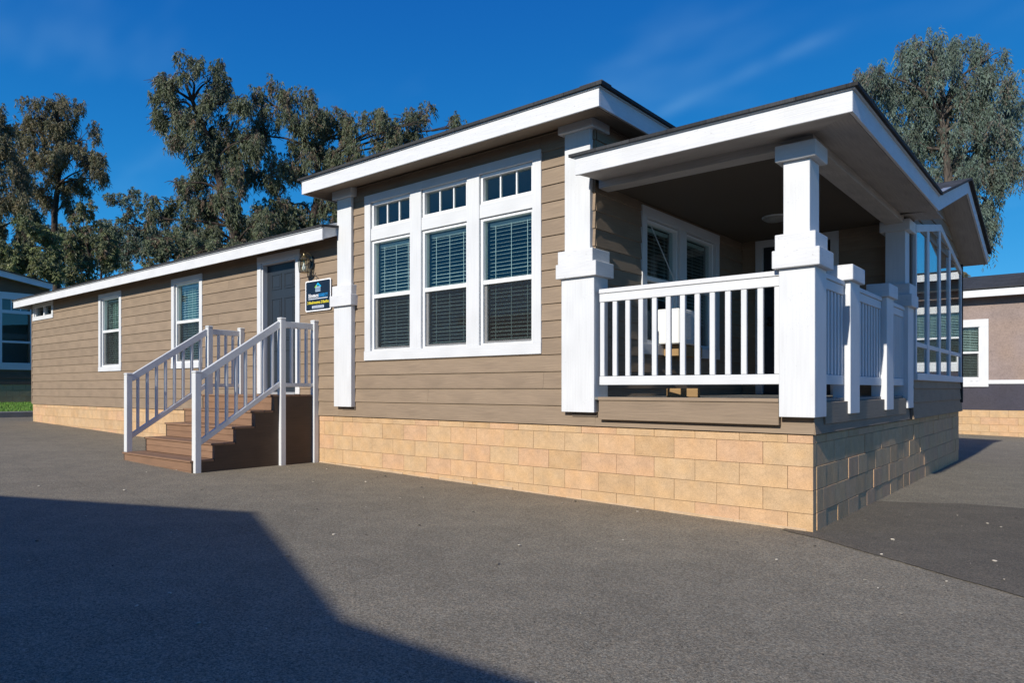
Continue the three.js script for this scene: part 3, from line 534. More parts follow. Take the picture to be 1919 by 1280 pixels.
// ================================================================ entry stairs
{
  const s = thing('entry_stairs', 'brown composite steps with pale grey railings climbing to the front door', 'stairs', [0, 0, 0]);
  const XL = -8.60, XR = -6.67, tops = [0.31, 0.516, 0.722, 0.934, 1.155], zs = [2.10, 1.76, 1.43, 1.12, 0.80], g0 = (z) => groundY(-7.6, z) - 0.03;
  // closed sides
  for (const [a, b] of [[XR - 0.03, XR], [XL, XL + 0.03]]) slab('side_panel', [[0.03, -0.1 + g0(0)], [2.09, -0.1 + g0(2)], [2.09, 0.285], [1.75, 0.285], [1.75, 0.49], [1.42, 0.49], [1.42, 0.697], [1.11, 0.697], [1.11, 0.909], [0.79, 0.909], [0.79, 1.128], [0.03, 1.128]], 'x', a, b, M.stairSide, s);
  for (let i = 0; i < 5; i++) {
    const y = tops[i], z = zs[i], zb = i < 4 ? zs[i + 1] : 0.03, yp = i ? tops[i - 1] : 0.05, mid = (yp + y - 0.027) / 2;
    box('riser_board', [XL + 0.032, XR - 0.003], [yp + 0.001, mid], [z - 0.03, z - 0.008], pick(M.composite), s, 0.002); box('riser_board', [XL + 0.032, XR - 0.003], [mid + 0.003, y - 0.028], [z - 0.03, z - 0.008], pick(M.composite), s, 0.002);
    const n = i < 4 ? 2 : 5, wd = (z - zb + 0.0) / n; for (let k = 0; k < n; k++) box('tread_board', [XL - 0.004, XR + 0.004], [y - 0.026, y], [z - (k + 1) * wd + 0.004, z - k * wd + (k ? 0 : 0.012)], pick(M.composite), s, 0.003);
  }
  const P = M.stairPaint;
  for (const [x, sg] of [[XR - 0.045, 1], [XL + 0.045, -1]]) {
    const r = part('railing', s), out = x + sg * 0.05;
    const post = (z, y0, y1) => { box('post', [out - 0.045, out + 0.045], [y0, y1 - 0.03], [z - 0.045, z + 0.045], P, r, 0.006); box('post_cap', [out - 0.05, out + 0.05], [y1 - 0.03, y1], [z - 0.05, z + 0.05], P, r, 0.01); };
    post(2.02, groundY(x, 2) - 0.06, 1.475); post(0.665, sg > 0 ? groundY(x, 0.6) - 0.06 : 1.0, 2.262); post(0.06, sg > 0 ? groundY(x, 0) - 0.06 : 1.0, 2.265);
    const A = [out, 1.395, 1.98], B = [out, 2.165, 0.705], dz = B[2] - A[2], dy = B[1] - A[1];
    bar('hand_rail', A, B, 0.045, 0.10, P, r, 0.006); bar('bottom_rail', [out, 0.535, 1.985], [out, 1.31, 0.705], 0.045, 0.072, P, r, 0.006);
    box('hand_rail', [out - 0.022, out + 0.022], [2.12, 2.212], [0.105, 0.62], P, r, 0.006); box('bottom_rail', [out - 0.022, out + 0.022], [1.268, 1.325], [0.105, 0.62], P, r, 0.006);
    for (let i = 0; i < 8; i++) { const z = 1.87 - i * 0.149, f = (z - A[2]) / dz; box('baluster', [out - 0.019, out + 0.019], [0.545 + f * 0.775, A[1] + dy * f - 0.05], [z - 0.019, z + 0.019], P, r, 0.003); }
    for (let i = 0; i < 3; i++) { const z = 0.49 - i * 0.135; box('baluster', [out - 0.019, out + 0.019], [1.325, 2.12], [z - 0.019, z + 0.019], P, r, 0.003); }
  }
}
// ================================================================ things on the house
{ // sign hung beside the door
  const W = 512, H = 400, cv = document.createElement('canvas'); cv.width = W; cv.height = H; const c = cv.getContext('2d');
  c.fillStyle = '#f4f5f6'; c.fillRect(0, 0, W, H);
  const rrct = (x, y, w, h, r) => { c.beginPath(); c.moveTo(x + r, y); c.lineTo(x + w - r, y); c.quadraticCurveTo(x + w, y, x + w, y + r); c.lineTo(x + w, y + h - r); c.quadraticCurveTo(x + w, y + h, x + w - r, y + h); c.lineTo(x + r, y + h); c.quadraticCurveTo(x, y + h, x, y + h - r); c.lineTo(x, y + r); c.quadraticCurveTo(x, y, x + r, y); c.closePath(); c.fill(); };
  c.fillStyle = '#141d2b'; rrct(14, 14, W - 28, H - 28, 22);
  // emblem: roof in green-to-blue over striped walls
  c.fillStyle = '#9fb3c4'; c.fillRect(206, 84, 100, 68); c.fillStyle = '#3b5a78'; for (let i = 0; i < 4; i++) c.fillRect(216 + i * 24, 98, 12, 44);
  c.fillStyle = '#12a7d8'; c.beginPath(); c.moveTo(190, 92); c.lineTo(256, 34); c.lineTo(322, 84); c.lineTo(306, 96); c.lineTo(256, 62); c.lineTo(204, 104); c.closePath(); c.fill();
  c.fillStyle = '#8fc63f'; c.beginPath(); c.moveTo(190, 92); c.lineTo(226, 60); c.lineTo(240, 72); c.lineTo(204, 104); c.closePath(); c.fill();
  c.textAlign = 'left'; c.textBaseline = 'alphabetic'; c.font = 'bold 66px serif'; const w1 = c.measureText('Homes').width; c.font = 'bold 58px sans-serif'; const w2 = c.measureText('DIRECT').width, k = 390 / (w1 + w2);
  c.save(); c.translate(61, 222); c.scale(k, 1); c.font = 'bold 66px serif'; c.fillStyle = '#ffffff'; c.fillText('Homes', 0, 0); c.font = 'bold 58px sans-serif'; c.fillStyle = '#1f8fd6'; c.fillText('DIRECT', w1, 0); c.restore();
  c.fillStyle = '#dfe6ee'; c.fillRect(62, 236, 388, 9);
  c.textAlign = 'center'; c.font = 'bold 50px sans-serif'; c.fillStyle = '#f6e21a'; c.save(); c.translate(256, 306); const w3 = c.measureText('3 Bedrooms 2 Baths').width; c.scale(430 / w3, 1); c.fillText('3 Bedrooms 2 Baths', 0, 0); c.restore();
  c.fillStyle = '#b9c2cf'; c.fillRect(136, 330, 240, 34); c.fillStyle = '#2a3548'; c.font = 'bold 24px sans-serif'; c.fillText('homesdirect.com', 256, 356);
  const t = new THREE.CanvasTexture(cv); t.colorSpace = THREE.SRGBColorSpace;
  const o = thing('house_sign', 'black sign with white rim and yellow lettering hung beside the front door', 'sign', [-6.60, 2.405, 0.05]);
  const sh = new THREE.Shape(); { const w = 0.295, h = 0.462, r = 0.03; sh.moveTo(-w + r, 0); sh.lineTo(w - r, 0); sh.quadraticCurveTo(w, 0, w, r); sh.lineTo(w, h - r); sh.quadraticCurveTo(w, h, w - r, h); sh.lineTo(-w + r, h); sh.quadraticCurveTo(-w, h, -w, h - r); sh.lineTo(-w, r); sh.quadraticCurveTo(-w, 0, -w + r, 0); }
  const pg = new THREE.ExtrudeGeometry(sh, { depth: 0.008, bevelEnabled: false }); put('sign_panel', pg, M.plasticWhite, o).position.z = -0.01;
  const fg = new THREE.ShapeGeometry(sh, 8), fp = fg.attributes.position, fu = fg.attributes.uv; for (let i = 0; i < fp.count; i++) fu.setXY(i, fp.getX(i) / 0.59 + 0.5, fp.getY(i) / 0.462);
  put('sign_face', fg, new THREE.MeshStandardMaterial({ map: t, roughness: 0.35 }), o).position.z = 0.0005;
  for (const [x0, x1] of [[-0.2, -0.12], [-0.03, -0.09]]) { const cu = new THREE.CatmullRomCurve3([[x0, 0.46, 0], [x0 + 0.01, 0.50, 0.0], [x1, 0.56, 0.02], [-0.08, 0.62, 0.05]].map((p) => new THREE.Vector3(...p))); put('chain', new THREE.TubeGeometry(cu, 10, 0.005, 5), M.darkMetal, o); }
}
{ // wall lantern
  const o = thing('wall_lantern', 'brass and glass coach lantern on the wall beside the front door', 'lantern', [-6.80, 2.98, 0.15]);
  const back = put('back_plate', new THREE.CylinderGeometry(0.055, 0.06, 0.02, 18), M.darkMetal, o); back.scale.z = 1.8; back.rotation.x = Math.PI / 2; back.position.set(0.03, 0.16, -0.12);
  const cu = new THREE.CatmullRomCurve3([[0.03, 0.19, -0.115], [0.03, 0.27, -0.10], [0.02, 0.30, -0.04], [0, 0.25, 0]].map((p) => new THREE.Vector3(...p))); put('arm', new THREE.TubeGeometry(cu, 16, 0.008, 7), M.brass, o);
  put('finial', new THREE.LatheGeometry([[0.001, 0.34], [0.007, 0.33], [0.005, 0.30], [0.022, 0.285], [0.014, 0.268], [0.03, 0.255], [0.045, 0.225], [0.085, 0.205], [0.085, 0.198]].map((p) => new THREE.Vector2(...p)), 20), M.brass, o);
  const hexa = (rT, rB, y0, y1) => { for (let i = 0; i < 6; i++) { const a = i / 6 * Math.PI * 2 + 0.3, b = (i + 1) / 6 * Math.PI * 2 + 0.3, p = (t, r, y) => [Math.cos(t) * r, y, Math.sin(t) * r]; bar('lantern_bar', p(a, rB, y0), p(a, rT, y1), 0.008, 0.008, M.darkMetal, o, 0); prism('lantern_pane', [p(a, rB, y0), p(b, rB, y0), p(b, rT, y1), p(a, rT, y1)], 0.003, M.clear, o); bar('lantern_bar', p(a, rB, y0), p(b, rB, y0), 0.008, 0.008, M.darkMetal, o, 0); bar('lantern_bar', p(a, rT, y1), p(b, rT, y1), 0.008, 0.008, M.darkMetal, o, 0); } };
  hexa(0.095, 0.075, 0.01, 0.2);
  put('lantern_base', new THREE.CylinderGeometry(0.075, 0.06, 0.012, 6), M.brass, o).position.y = 0.004;
  const b = put('bulb', new THREE.LatheGeometry([[0.001, 0.03], [0.018, 0.035], [0.03, 0.055], [0.032, 0.075], [0.022, 0.105], [0.014, 0.125], [0.014, 0.15]].map((p) => new THREE.Vector2(...p)), 16), M.bulb, o);
  put('candle_socket', new THREE.CylinderGeometry(0.015, 0.015, 0.05, 12), M.brass, o).position.y = 0.17;
}
{ // window air conditioner on the porch, propped by lumber
  const o = thing('air_conditioner', 'white window air conditioner standing on the porch window sill', 'air conditioner', [-2.0, 1.78, -1.80]);
  box('housing', [-0.14, 0.20], [0, 0.42], [-0.30, 0.30], M.plasticWhite, o, 0.012);
  for (let i = 0; i < 20; i++) box('louvre', [0.198, 0.210], [0.06 + i * 0.0165, 0.068 + i * 0.0165], [-0.02, 0.27], M.plasticWhite, o, 0.001);
  const p = tag(box('support_block', [-2.04, -1.86], [1.64, 1.775], [-2.35, -1.62], M.lumber, scene, 0.004), 'orange brown lumber block under the porch air conditioner', 'lumber');
  const q = tag(box('lumber_offcut', [-1.46, -1.16], [1.156, 1.245], [-0.5, -0.36], M.lumber, scene, 0.004), 'short lumber offcut lying on the porch deck', 'lumber'); q.rotation.y = 0.6;
  const rd = tag(bar('prop_stick', [-2.03, 3.16, -1.25], [-1.92, 2.2, -2.05], 0.010, 0.010, M.drip, scene, 0.003), 'thin pale stick slanting across the porch window down to the air conditioner', 'stick');
}
{ const o = thing('ceiling_light', 'small round white light on the porch ceiling', 'light', [-1.18, 3.36, -2.95]); put('light_shade', new THREE.LatheGeometry([[0.001, 0], [0.09, 0.008], [0.13, 0.03], [0.14, 0.055]].map((p) => new THREE.Vector2(...p)), 24), M.fixture, o); put('light_rim', new THREE.CylinderGeometry(0.15, 0.15, 0.018, 24), M.vinyl, o).position.y = 0.061; }
// ================================================================ neighbouring houses
const onX = (u, v, x) => { const d = dirOf(u, v); return CAM.clone().addScaledVector(d, (x - CAM.x) / d.x); };
{ // house across the lane on the right: stucco wall with white trim, facing the sun
  const o = thing('neighbour_house', 'pinkish beige house with grey lower band and white window trim beyond the porch', 'house', [0, 0, 0], 'neighbouring houses');
  const Z = -18.9, x0 = -9, x1 = 11, w = part('wall', o), wins = [[-2.05, -0.375, 0], [0.95, 2.9, 0.44], [5.6, 7.2, 0]];
  const mw = std(0.375, 0.285, 0.245, 0.85, { map: rep(T_BLOCK, 0.3) }), mb = std(0.060, 0.055, 0.075, 0.8, { map: rep(T_BLOCK, 0.3) });
  slab('wall_panel', rect(x0, x1, 1.49, 3.9), 'z', Z - 0.15, Z, mw, w, wins.map(([a, b, l]) => rect(a + 0.1, b - 0.1, 1.42 + 0.1 + l, 3.1 + l)));
  slab('wall_panel', rect(0.62, 5.2, 3.9, 4.5), 'z', Z - 0.15, Z, mw, w); box('band_panel', [0.52, 5.2], [1.492, 1.74], [Z - 0.1, Z + 0.006], mb, w, 0);
  box('band_panel', [x0, x1], [0.65, 1.38], [Z - 0.15, Z + 0.004], mb, w, 0); box('band_trim', [x0, x1], [1.38, 1.49], [Z - 0.1, Z + 0.03], M.white, w);
  for (const x of [0.39, 3.6, -4.4]) box('panel_trim', [x, x + 0.11], [1.49, 3.82], [Z - 0.05, Z + 0.025], M.white, w);
  box('wall_panel', [x0, x1], [0.0, 3.85], [-27.2, -27.05], mw, w, 0); box('wall_panel', [x0, x0 + 0.15], [0, 3.85], [-27.05, Z - 0.16], mw, w, 0); box('wall_panel', [x1 - 0.15, x1], [0, 3.85], [-27.05, Z - 0.16], mw, w, 0);
  box('partition', [x0 + 0.16, x1 - 0.16], [0.6, 3.8], [Z - 1.8, Z - 1.75], M.room, w, 0); box('floor', [x0 + 0.16, x1 - 0.16], [0.9, 0.95], [Z - 1.74, Z - 0.16], M.roomFloor, w, 0);
  for (const [a, b, l] of wins) {
    const g = part('hung_window', o); g.position.set(0, l, Z);
    box('casing', [a, a + 0.2], [1.42, 2.99], [-0.02, 0.034], M.white, g); box('casing', [b - 0.2, b], [1.42, 2.99], [-0.02, 0.034], M.white, g); box('casing', [a, b], [2.99, 3.2], [-0.02, 0.036], M.white, g); box('sill_board', [a, b], [1.30, 1.42], [-0.02, 0.05], M.white, g); box('sill_board', [a + 0.2, b - 0.2], [1.42, 1.54], [-0.02, 0.03], M.white, g);
    hung(g, a + 0.22, b - 0.22, 1.56, 2.97, 2.265, { tilt: 0.4 });
  }
  const f = part('foundation', o); box('footing', [x0, x1], [-0.4, 0.64], [Z - 0.16, Z - 0.01], M.mortar, f, 0);
  for (let r = 0; r < 4; r++) for (let x = -3.6 + (r % 2) * 0.2; x < 1.6; x += 0.4064) { const m = put('block', boxGeo(0.402, 0.199, 0.08, 0.004, Math.floor(rnd() * 6)), pick(M.block), f); m.position.set(x + 0.2, 0.545 - r * 0.2032, Z - 0.04 + rr(0, 0.002)); }
  const rf = part('roof', o); box('fascia_board', [x0 - 0.4, 0.56], [3.79, 3.99], [Z + 0.375, Z + 0.4], M.white, rf); box('fascia_board', [5.3, x1 + 0.4], [3.79, 3.99], [Z + 0.375, Z + 0.4], M.white, rf); box('fascia_board', [0.6, 5.26], [4.33, 4.54], [Z + 0.455, Z + 0.48], M.white, rf); box('soffit', [0.62, 5.24], [4.34, 4.36], [Z, Z + 0.45], mw, rf, 0); prism('shingle_slope', [[0.56, 4.58, Z + 0.53], [5.3, 4.58, Z + 0.53], [5.3, 5.02, Z - 4.2], [0.56, 5.02, Z - 4.2]], 0.03, M.shingle, rf); box('soffit', [x0 - 0.4, x1 + 0.4], [3.80, 3.815], [Z, Z + 0.372], mw, rf, 0);
  prism('shingle_slope', [[x0 - 0.45, 4.03, Z + 0.45], [x1 + 0.45, 4.03, Z + 0.45], [x1 + 0.45, 4.93, Z - 4.2], [x0 - 0.45, 4.93, Z - 4.2]], 0.03, M.shingle, rf); prism('shingle_slope', [[x0 - 0.45, 4.93, Z - 4.2], [x1 + 0.45, 4.93, Z - 4.2], [x1 + 0.45, 4.0, -27.6], [x0 - 0.45, 4.0, -27.6]], 0.03, M.shingle, rf);
}
{ // dark house past the far end of the main house
  const o = thing('neighbour_house', 'dark shaded house with pale gable trim past the far end of the main house', 'house', [0, 0, 0], 'neighbouring houses');
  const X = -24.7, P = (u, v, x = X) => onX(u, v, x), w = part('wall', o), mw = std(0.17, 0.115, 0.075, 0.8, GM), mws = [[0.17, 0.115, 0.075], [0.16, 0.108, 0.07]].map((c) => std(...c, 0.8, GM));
  const zR = P(96, 600).z, zW1 = P(58, 600).z, zW0 = zW1 + 3 * (P(2, 600).z - zW1), y = (v) => P(30, v).y, yb = y(752), ys = y(720), sL = P(100, 543, X + 0.35), sH = P(0, 517, X + 0.35), k = (sH.y - sL.y) / (sH.z - sL.z), zRidge = sL.z + 5.2, yAt = (z) => sL.y + k * (z - sL.z), zEnd = 2 * zRidge - sL.z;
  const g = part('triple_window', o); 
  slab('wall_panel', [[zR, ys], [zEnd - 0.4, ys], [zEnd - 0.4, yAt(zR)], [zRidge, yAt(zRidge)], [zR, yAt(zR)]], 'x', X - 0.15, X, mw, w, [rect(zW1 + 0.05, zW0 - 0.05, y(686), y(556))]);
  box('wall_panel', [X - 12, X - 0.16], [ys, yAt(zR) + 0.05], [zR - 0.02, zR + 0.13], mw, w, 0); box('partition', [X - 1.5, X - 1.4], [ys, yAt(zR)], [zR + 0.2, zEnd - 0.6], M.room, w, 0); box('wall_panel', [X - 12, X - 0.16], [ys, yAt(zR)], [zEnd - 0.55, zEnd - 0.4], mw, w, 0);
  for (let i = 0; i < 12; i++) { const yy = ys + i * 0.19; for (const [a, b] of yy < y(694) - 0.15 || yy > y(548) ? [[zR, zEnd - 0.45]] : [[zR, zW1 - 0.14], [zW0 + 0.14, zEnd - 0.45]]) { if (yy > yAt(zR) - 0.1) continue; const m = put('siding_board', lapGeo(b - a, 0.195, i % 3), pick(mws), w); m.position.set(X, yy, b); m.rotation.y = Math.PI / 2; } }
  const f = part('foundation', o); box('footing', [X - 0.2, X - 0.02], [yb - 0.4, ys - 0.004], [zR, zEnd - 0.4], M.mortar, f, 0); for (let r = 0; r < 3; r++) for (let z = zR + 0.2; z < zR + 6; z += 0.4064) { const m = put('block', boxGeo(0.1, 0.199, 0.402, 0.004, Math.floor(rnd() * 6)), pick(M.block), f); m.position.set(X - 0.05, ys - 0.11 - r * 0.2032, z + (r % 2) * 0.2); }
  // big window
  g.position.set(X, 0, 0); g.rotation.y = Math.PI / 2; const a0 = -zW0, a1 = -zW1, Y0 = y(680), Y1 = y(562);
  box('casing', [a0 - 0.12, a1 + 0.12], [Y1, y(549)], [-0.02, 0.036], M.white, g); box('sill_board', [a0 - 0.12, a1 + 0.12], [y(693), Y0], [-0.02, 0.04], M.white, g); box('casing', [a0 - 0.12, a0], [Y0, Y1], [-0.02, 0.034], M.white, g); box('casing', [a1, a1 + 0.12], [Y0, Y1], [-0.02, 0.034], M.white, g);
  const n = 3, cw = (a1 - a0) / n; for (let i = 0; i < n; i++) {
    const p = a0 + i * cw + (i ? 0.05 : 0.0), q = a0 + (i + 1) * cw - (i < n - 1 ? 0.05 : 0); if (i) box('mullion_board', [p - 0.1, p], [Y0, Y1], [-0.02, 0.03], M.white, g);
    box('transom_rail', [p, q], [y(588), y(582)], [-0.06, 0.02], M.white, g); box('meeting_rail', [p, q], [y(643), y(639)], [-0.06, 0.01], M.white, g); for (const s of [1, 2]) box('transom_bar', [lerp(p, q, s / 3) - 0.012, lerp(p, q, s / 3) + 0.012], [y(582), Y1], [-0.05, -0.02], M.vinyl, g, 0);
    for (const [c, e] of [[Y0, y(643)], [y(639), y(588)], [y(582), Y1]]) box('window_pane', [p, q], [c, e], [-0.04, -0.036], M.glass, g, 0);
  }
  const rf = part('roof', o), e = 0.2, F = (z0, z1) => slab('fascia_board', [[z0, yAt(z0)], [z1, yAt(z1)], [z1, yAt(z1) + e], [z0, yAt(z0) + e]], 'x', X + 0.325, X + 0.35, M.white, rf);
  F(sL.z, zRidge); { const m = slab('fascia_board', [[zRidge, yAt(zRidge)], [zEnd, sL.y], [zEnd, sL.y + e], [zRidge, yAt(zRidge) + e]], 'x', X + 0.325, X + 0.35, M.white, rf); }
  prism('shingle_slope', [[X + 0.4, sL.y + e + 0.02, sL.z - 0.05], [X + 0.4, yAt(zRidge) + e + 0.035, zRidge], [X - 13, yAt(zRidge) + e + 0.035, zRidge], [X - 13, sL.y + e + 0.02, sL.z - 0.05]], 0.03, M.shingle, rf); prism('shingle_slope', [[X + 0.4, yAt(zRidge) + e + 0.035, zRidge], [X + 0.4, sL.y + e + 0.02, zEnd + 0.05], [X - 13, sL.y + e + 0.02, zEnd + 0.05], [X - 13, yAt(zRidge) + e + 0.035, zRidge]], 0.03, M.shingle, rf);
  prism('soffit', [[X + 0.32, sL.y + 0.02, sL.z], [X + 0.32, yAt(zRidge) + 0.02, zRidge], [X, yAt(zRidge) + 0.02, zRidge], [X, sL.y + 0.02, sL.z]], 0.01, M.soffit, rf);
}
{ // house behind the camera: its gabled eave throws the long shadow over the asphalt
  const o = thing('neighbour_house', 'house behind the camera whose gabled roof shadow covers the foreground asphalt', 'house', [0, 0, 0], 'neighbouring houses');
  const Z = 11.75, xp = -3.48, e = 3.552, pk = 4.315, xl = -6.30, xr = -0.72, x0 = -13, x1 = 7, w = part('wall', o), wins = [[-11.5, -9.9], [-5.2, -1.8], [1.4, 3.0]];
  slab('wall_panel', [[x0, 0.55], [x1, 0.55], [x1, 3.4], [xr, 3.4], [xp, 4.15], [xl, 3.4], [x0, 3.4]], 'z', Z, Z + 0.15, M.siding[0], w, wins.map(([a, b]) => rect(a, b, 1.7, 3.2))); box('footing', [x0, x1], [-0.6, 0.548], [Z + 0.01, Z + 0.2], M.mortar, w, 0);
  for (let i = 0; i < 12; i++) box('siding_board', [x0, x1], [0.56 + i * 0.0925 * 0.99, 0.56 + (i + 1) * 0.0925 * 0.99 - 0.004], [Z - 0.012, Z - 0.002], pick(M.siding), w, 0.002);
  box('partition', [x0 + 0.1, x1 - 0.1], [0.6, 3.4], [Z + 1.6, Z + 1.7], M.room, w, 0); box('wall_panel', [x0, x0 + 0.15], [-0.3, 3.4], [Z + 0.2, Z + 8], M.siding[0], w, 0); box('wall_panel', [x1 - 0.15, x1], [-0.5, 3.4], [Z + 0.2, Z + 8], M.siding[0], w, 0);
  for (const [a, b] of wins) { const g = part('hung_window', o); g.position.z = Z; g.rotation.y = Math.PI; const n = b - a > 2 ? 3 : 1; for (let i = 0; i < n; i++) { const p = -b + (b - a) * i / n, q = -b + (b - a) * (i + 1) / n; trim(g, p, q, 1.62, 3.28, 0.1); hung(g, p + 0.13, q - 0.13, 1.75, 3.15, 2.45, { tilt: 0.4, screen: false }); } }
  const rf = part('roof', o), zf = 11.34;
  box('fascia_board', [x0 - 0.4, xl], [e - 0.21, e - 0.03], [zf, zf + 0.025], M.white, rf); box('fascia_board', [xr, x1 + 0.4], [e - 0.21, e - 0.03], [zf, zf + 0.025], M.white, rf);
  slab('fascia_board', [[xl, e - 0.21], [xp, pk - 0.21], [xp, pk - 0.03], [xl, e - 0.03]], 'z', zf, zf + 0.025, M.white, rf); slab('fascia_board', [[xp, pk - 0.21], [xr, e - 0.21], [xr, e - 0.03], [xp, pk - 0.03]], 'z', zf, zf + 0.025, M.white, rf);
  box('soffit', [x0 - 0.4, x1 + 0.4], [e - 0.2, e - 0.19], [zf + 0.03, Z], M.soffit, rf, 0);
  prism('shingle_slope', [[x0 - 0.45, e, zf - 0.04], [x1 + 0.45, e, zf - 0.04], [x1 + 0.45, e + 0.55, Z + 4], [x0 - 0.45, e + 0.55, Z + 4]], 0.03, M.shingle, rf); prism('shingle_slope', [[x0 - 0.45, e + 0.55, Z + 4], [x1 + 0.45, e + 0.55, Z + 4], [x1 + 0.45, e, Z + 8.4], [x0 - 0.45, e, Z + 8.4]], 0.03, M.shingle, rf);
  prism('shingle_slope', [[xl, e, zf - 0.04], [xp, pk, zf - 0.04], [xp, pk, Z + 5], [xl, e, Z + 5]], 0.03, M.shingle, rf); prism('shingle_slope', [[xp, pk, zf - 0.04], [xr, e, zf - 0.04], [xr, e, Z + 5], [xp, pk, Z + 5]], 0.03, M.shingle, rf);
}
// ================================================================ lawn and kerb at the far end
{
  const k = structure(box('kerb', [-20.48, -20.32], [0.2, 0.60], [-30, 30], M.concrete, scene, 0.02));
  const g = new THREE.PlaneGeometry(30, 60, 30, 60); g.rotateX(-Math.PI / 2); g.translate(-35.48, 0, 0); const p = g.attributes.position; for (let i = 0; i < p.count; i++) { const x = p.getX(i); p.setY(i, 0.585 + Math.min(0.17, (-20.48 - x) * 0.045) + 0.01 * noise3.noise(x * 2, p.getZ(i) * 2, 1)); } g.computeVertexNormals();
  structure(put('lawn', g, std(0.07, 0.15, 0.024, 0.95)));
  const blade = new THREE.BufferGeometry(); blade.setAttribute('position', new THREE.Float32BufferAttribute([-0.004, 0, 0, 0.004, 0, 0, 0.003, 0.03, 0.006, -0.004, 0, 0, 0.003, 0.03, 0.006, -0.002, 0.03, 0.006, -0.002, 0.03, 0.006, 0.003, 0.03, 0.006, 0.002, 0.055, 0.02], 3)); blade.computeVertexNormals();
  const N = 26000, im = new THREE.InstancedMesh(blade, std(0.14, 0.28, 0.04, 0.7, { side: THREE.DoubleSide }), N), d = new THREE.Object3D(), c = new THREE.Color(); im.name = 'grass';
  for (let i = 0; i < N; i++) { const x = rr(-24.7, -20.5), z = rr(-4.5, 2.5); d.position.set(x, 0.58 + Math.min(0.17, (-20.48 - x) * 0.045), z); d.rotation.set(rr(-0.3, 0.3), rr(0, 6.3), rr(-0.3, 0.3)); d.scale.setScalar(rr(0.7, 1.4)); d.updateMatrix(); im.setMatrixAt(i, d.matrix); c.setRGB(rr(0.7, 1.2), rr(0.8, 1.15), rr(0.6, 1.1)); im.setColorAt(i, c); }
  im.castShadow = im.receiveShadow = true; scene.add(stuff(tag(im, 'strip of short bright green grass in front of the dark house', 'grass')));
}
{ // pale chips and grit scattered over the asphalt
  const g = new THREE.DodecahedronGeometry(0.009, 0); g.scale(1.4, 0.5, 1); const N = 260, im = new THREE.InstancedMesh(g, std(0.5, 0.47, 0.42, 0.9), N), d = new THREE.Object3D(), c = new THREE.Color(); im.name = 'grit';
  for (let i = 0; i < N; i++) { const x = i < 60 ? rr(0.1, 2.6) : rr(-9, 3.5), z = i < 60 ? rr(-4, 2.2) : rr(0.1, 5.6); d.position.set(x, groundY(x, z) + 0.008, z); d.rotation.set(rr(-0.3, 0.3), rr(0, 6.3), 0); d.scale.setScalar(Math.pow(rnd(), 3) * 1.3 + 0.25); d.updateMatrix(); im.setMatrixAt(i, d.matrix); const k = rnd() < 0.45 ? rr(0.1, 0.3) : rr(0.6, 1.3); c.setRGB(k, k * 0.95, k * 0.85); im.setColorAt(i, c); }
  im.castShadow = im.receiveShadow = true; scene.add(stuff(tag(im, 'loose grit and pale chips scattered over the asphalt', 'grit')));
}
// ================================================================ trees
function taper(points, radii, sides = 8) {
  const curve = new THREE.CatmullRomCurve3(points), n = Math.max(6, points.length * 4), fr = curve.computeFrenetFrames(n, false), pos = [], uv = [], idx = [];
  const rad = (t) => { const f = t * (radii.length - 1), i = Math.min(radii.length - 2, Math.floor(f)); return lerp(radii[i], radii[i + 1], f - i); };
  for (let i = 0; i <= n; i++) { const t = i / n, p = curve.getPointAt(t), r = rad(t); for (let s = 0; s <= sides; s++) { const a = s / sides * Math.PI * 2, w = r * (1 + 0.12 * Math.sin(a * 3 + i)); pos.push(p.x + (fr.normals[i].x * Math.cos(a) + fr.binormals[i].x * Math.sin(a)) * w, p.y + (fr.normals[i].y * Math.cos(a) + fr.binormals[i].y * Math.sin(a)) * w, p.z + (fr.normals[i].z * Math.cos(a) + fr.binormals[i].z * Math.sin(a)) * w); uv.push(s / sides, t * 4); } }
  for (let i = 0; i < n; i++) for (let s = 0; s < sides; s++) { const a = i * (sides + 1) + s, b = a + sides + 1; idx.push(a, a + 1, b, b, a + 1, b + 1); }
  const g = new THREE.BufferGeometry(); g.setAttribute('position', new THREE.Float32BufferAttribute(pos, 3)); g.setAttribute('uv', new THREE.Float32BufferAttribute(uv, 2)); g.setIndex(idx); g.computeVertexNormals(); return g;
}
function sprayGeo(leaves, len, L, W, droop) {       // a hanging twig with slender leaves
  const pos = [], nor = [];
  for (let i = 0; i < leaves; i++) {
    const f = (i + 0.5) / leaves, sx = Math.sin(f * 2.2) * len * 0.35 * (1 - droop), sy = len * (0.25 * Math.sin(f * 3.1) - droop * f), ang = rr(0, 6.283), base = new THREE.Vector3(sx + rr(-0.06, 0.06) * len, sy, rr(-0.12, 0.12) * len);
    const dir = new THREE.Vector3(Math.cos(ang) * rr(0.3, 0.9), -rr(0.5, 1.2) * (0.4 + droop), Math.sin(ang) * rr(0.3, 0.9)).normalize(), side = new THREE.Vector3(rr(-1, 1), rr(-0.4, 0.4), rr(-1, 1)).cross(dir).normalize(), n = dir.clone().cross(side), l = L * rr(0.7, 1.25), w = W * rr(0.75, 1.2);
    const a = base, b = base.clone().addScaledVector(dir, l * 0.42).addScaledVector(side, w / 2), c = base.clone().addScaledVector(dir, l).addScaledVector(n, l * 0.12), e = base.clone().addScaledVector(dir, l * 0.42).addScaledVector(side, -w / 2);
    for (const q of [a, c, b, a, e, c]) { pos.push(q.x, q.y, q.z); nor.push(n.x, n.y, n.z); }
  }
  const g = new THREE.BufferGeometry(); g.setAttribute('position', new THREE.Float32BufferAttribute(pos, 3)); g.setAttribute('normal', new THREE.Float32BufferAttribute(nor, 3)); return g;
}
const leafMat = new THREE.MeshPhysicalMaterial({ color: lin(1, 1, 1), roughness: 0.9, side: THREE.DoubleSide, transmission: 0.4, thickness: 0 });
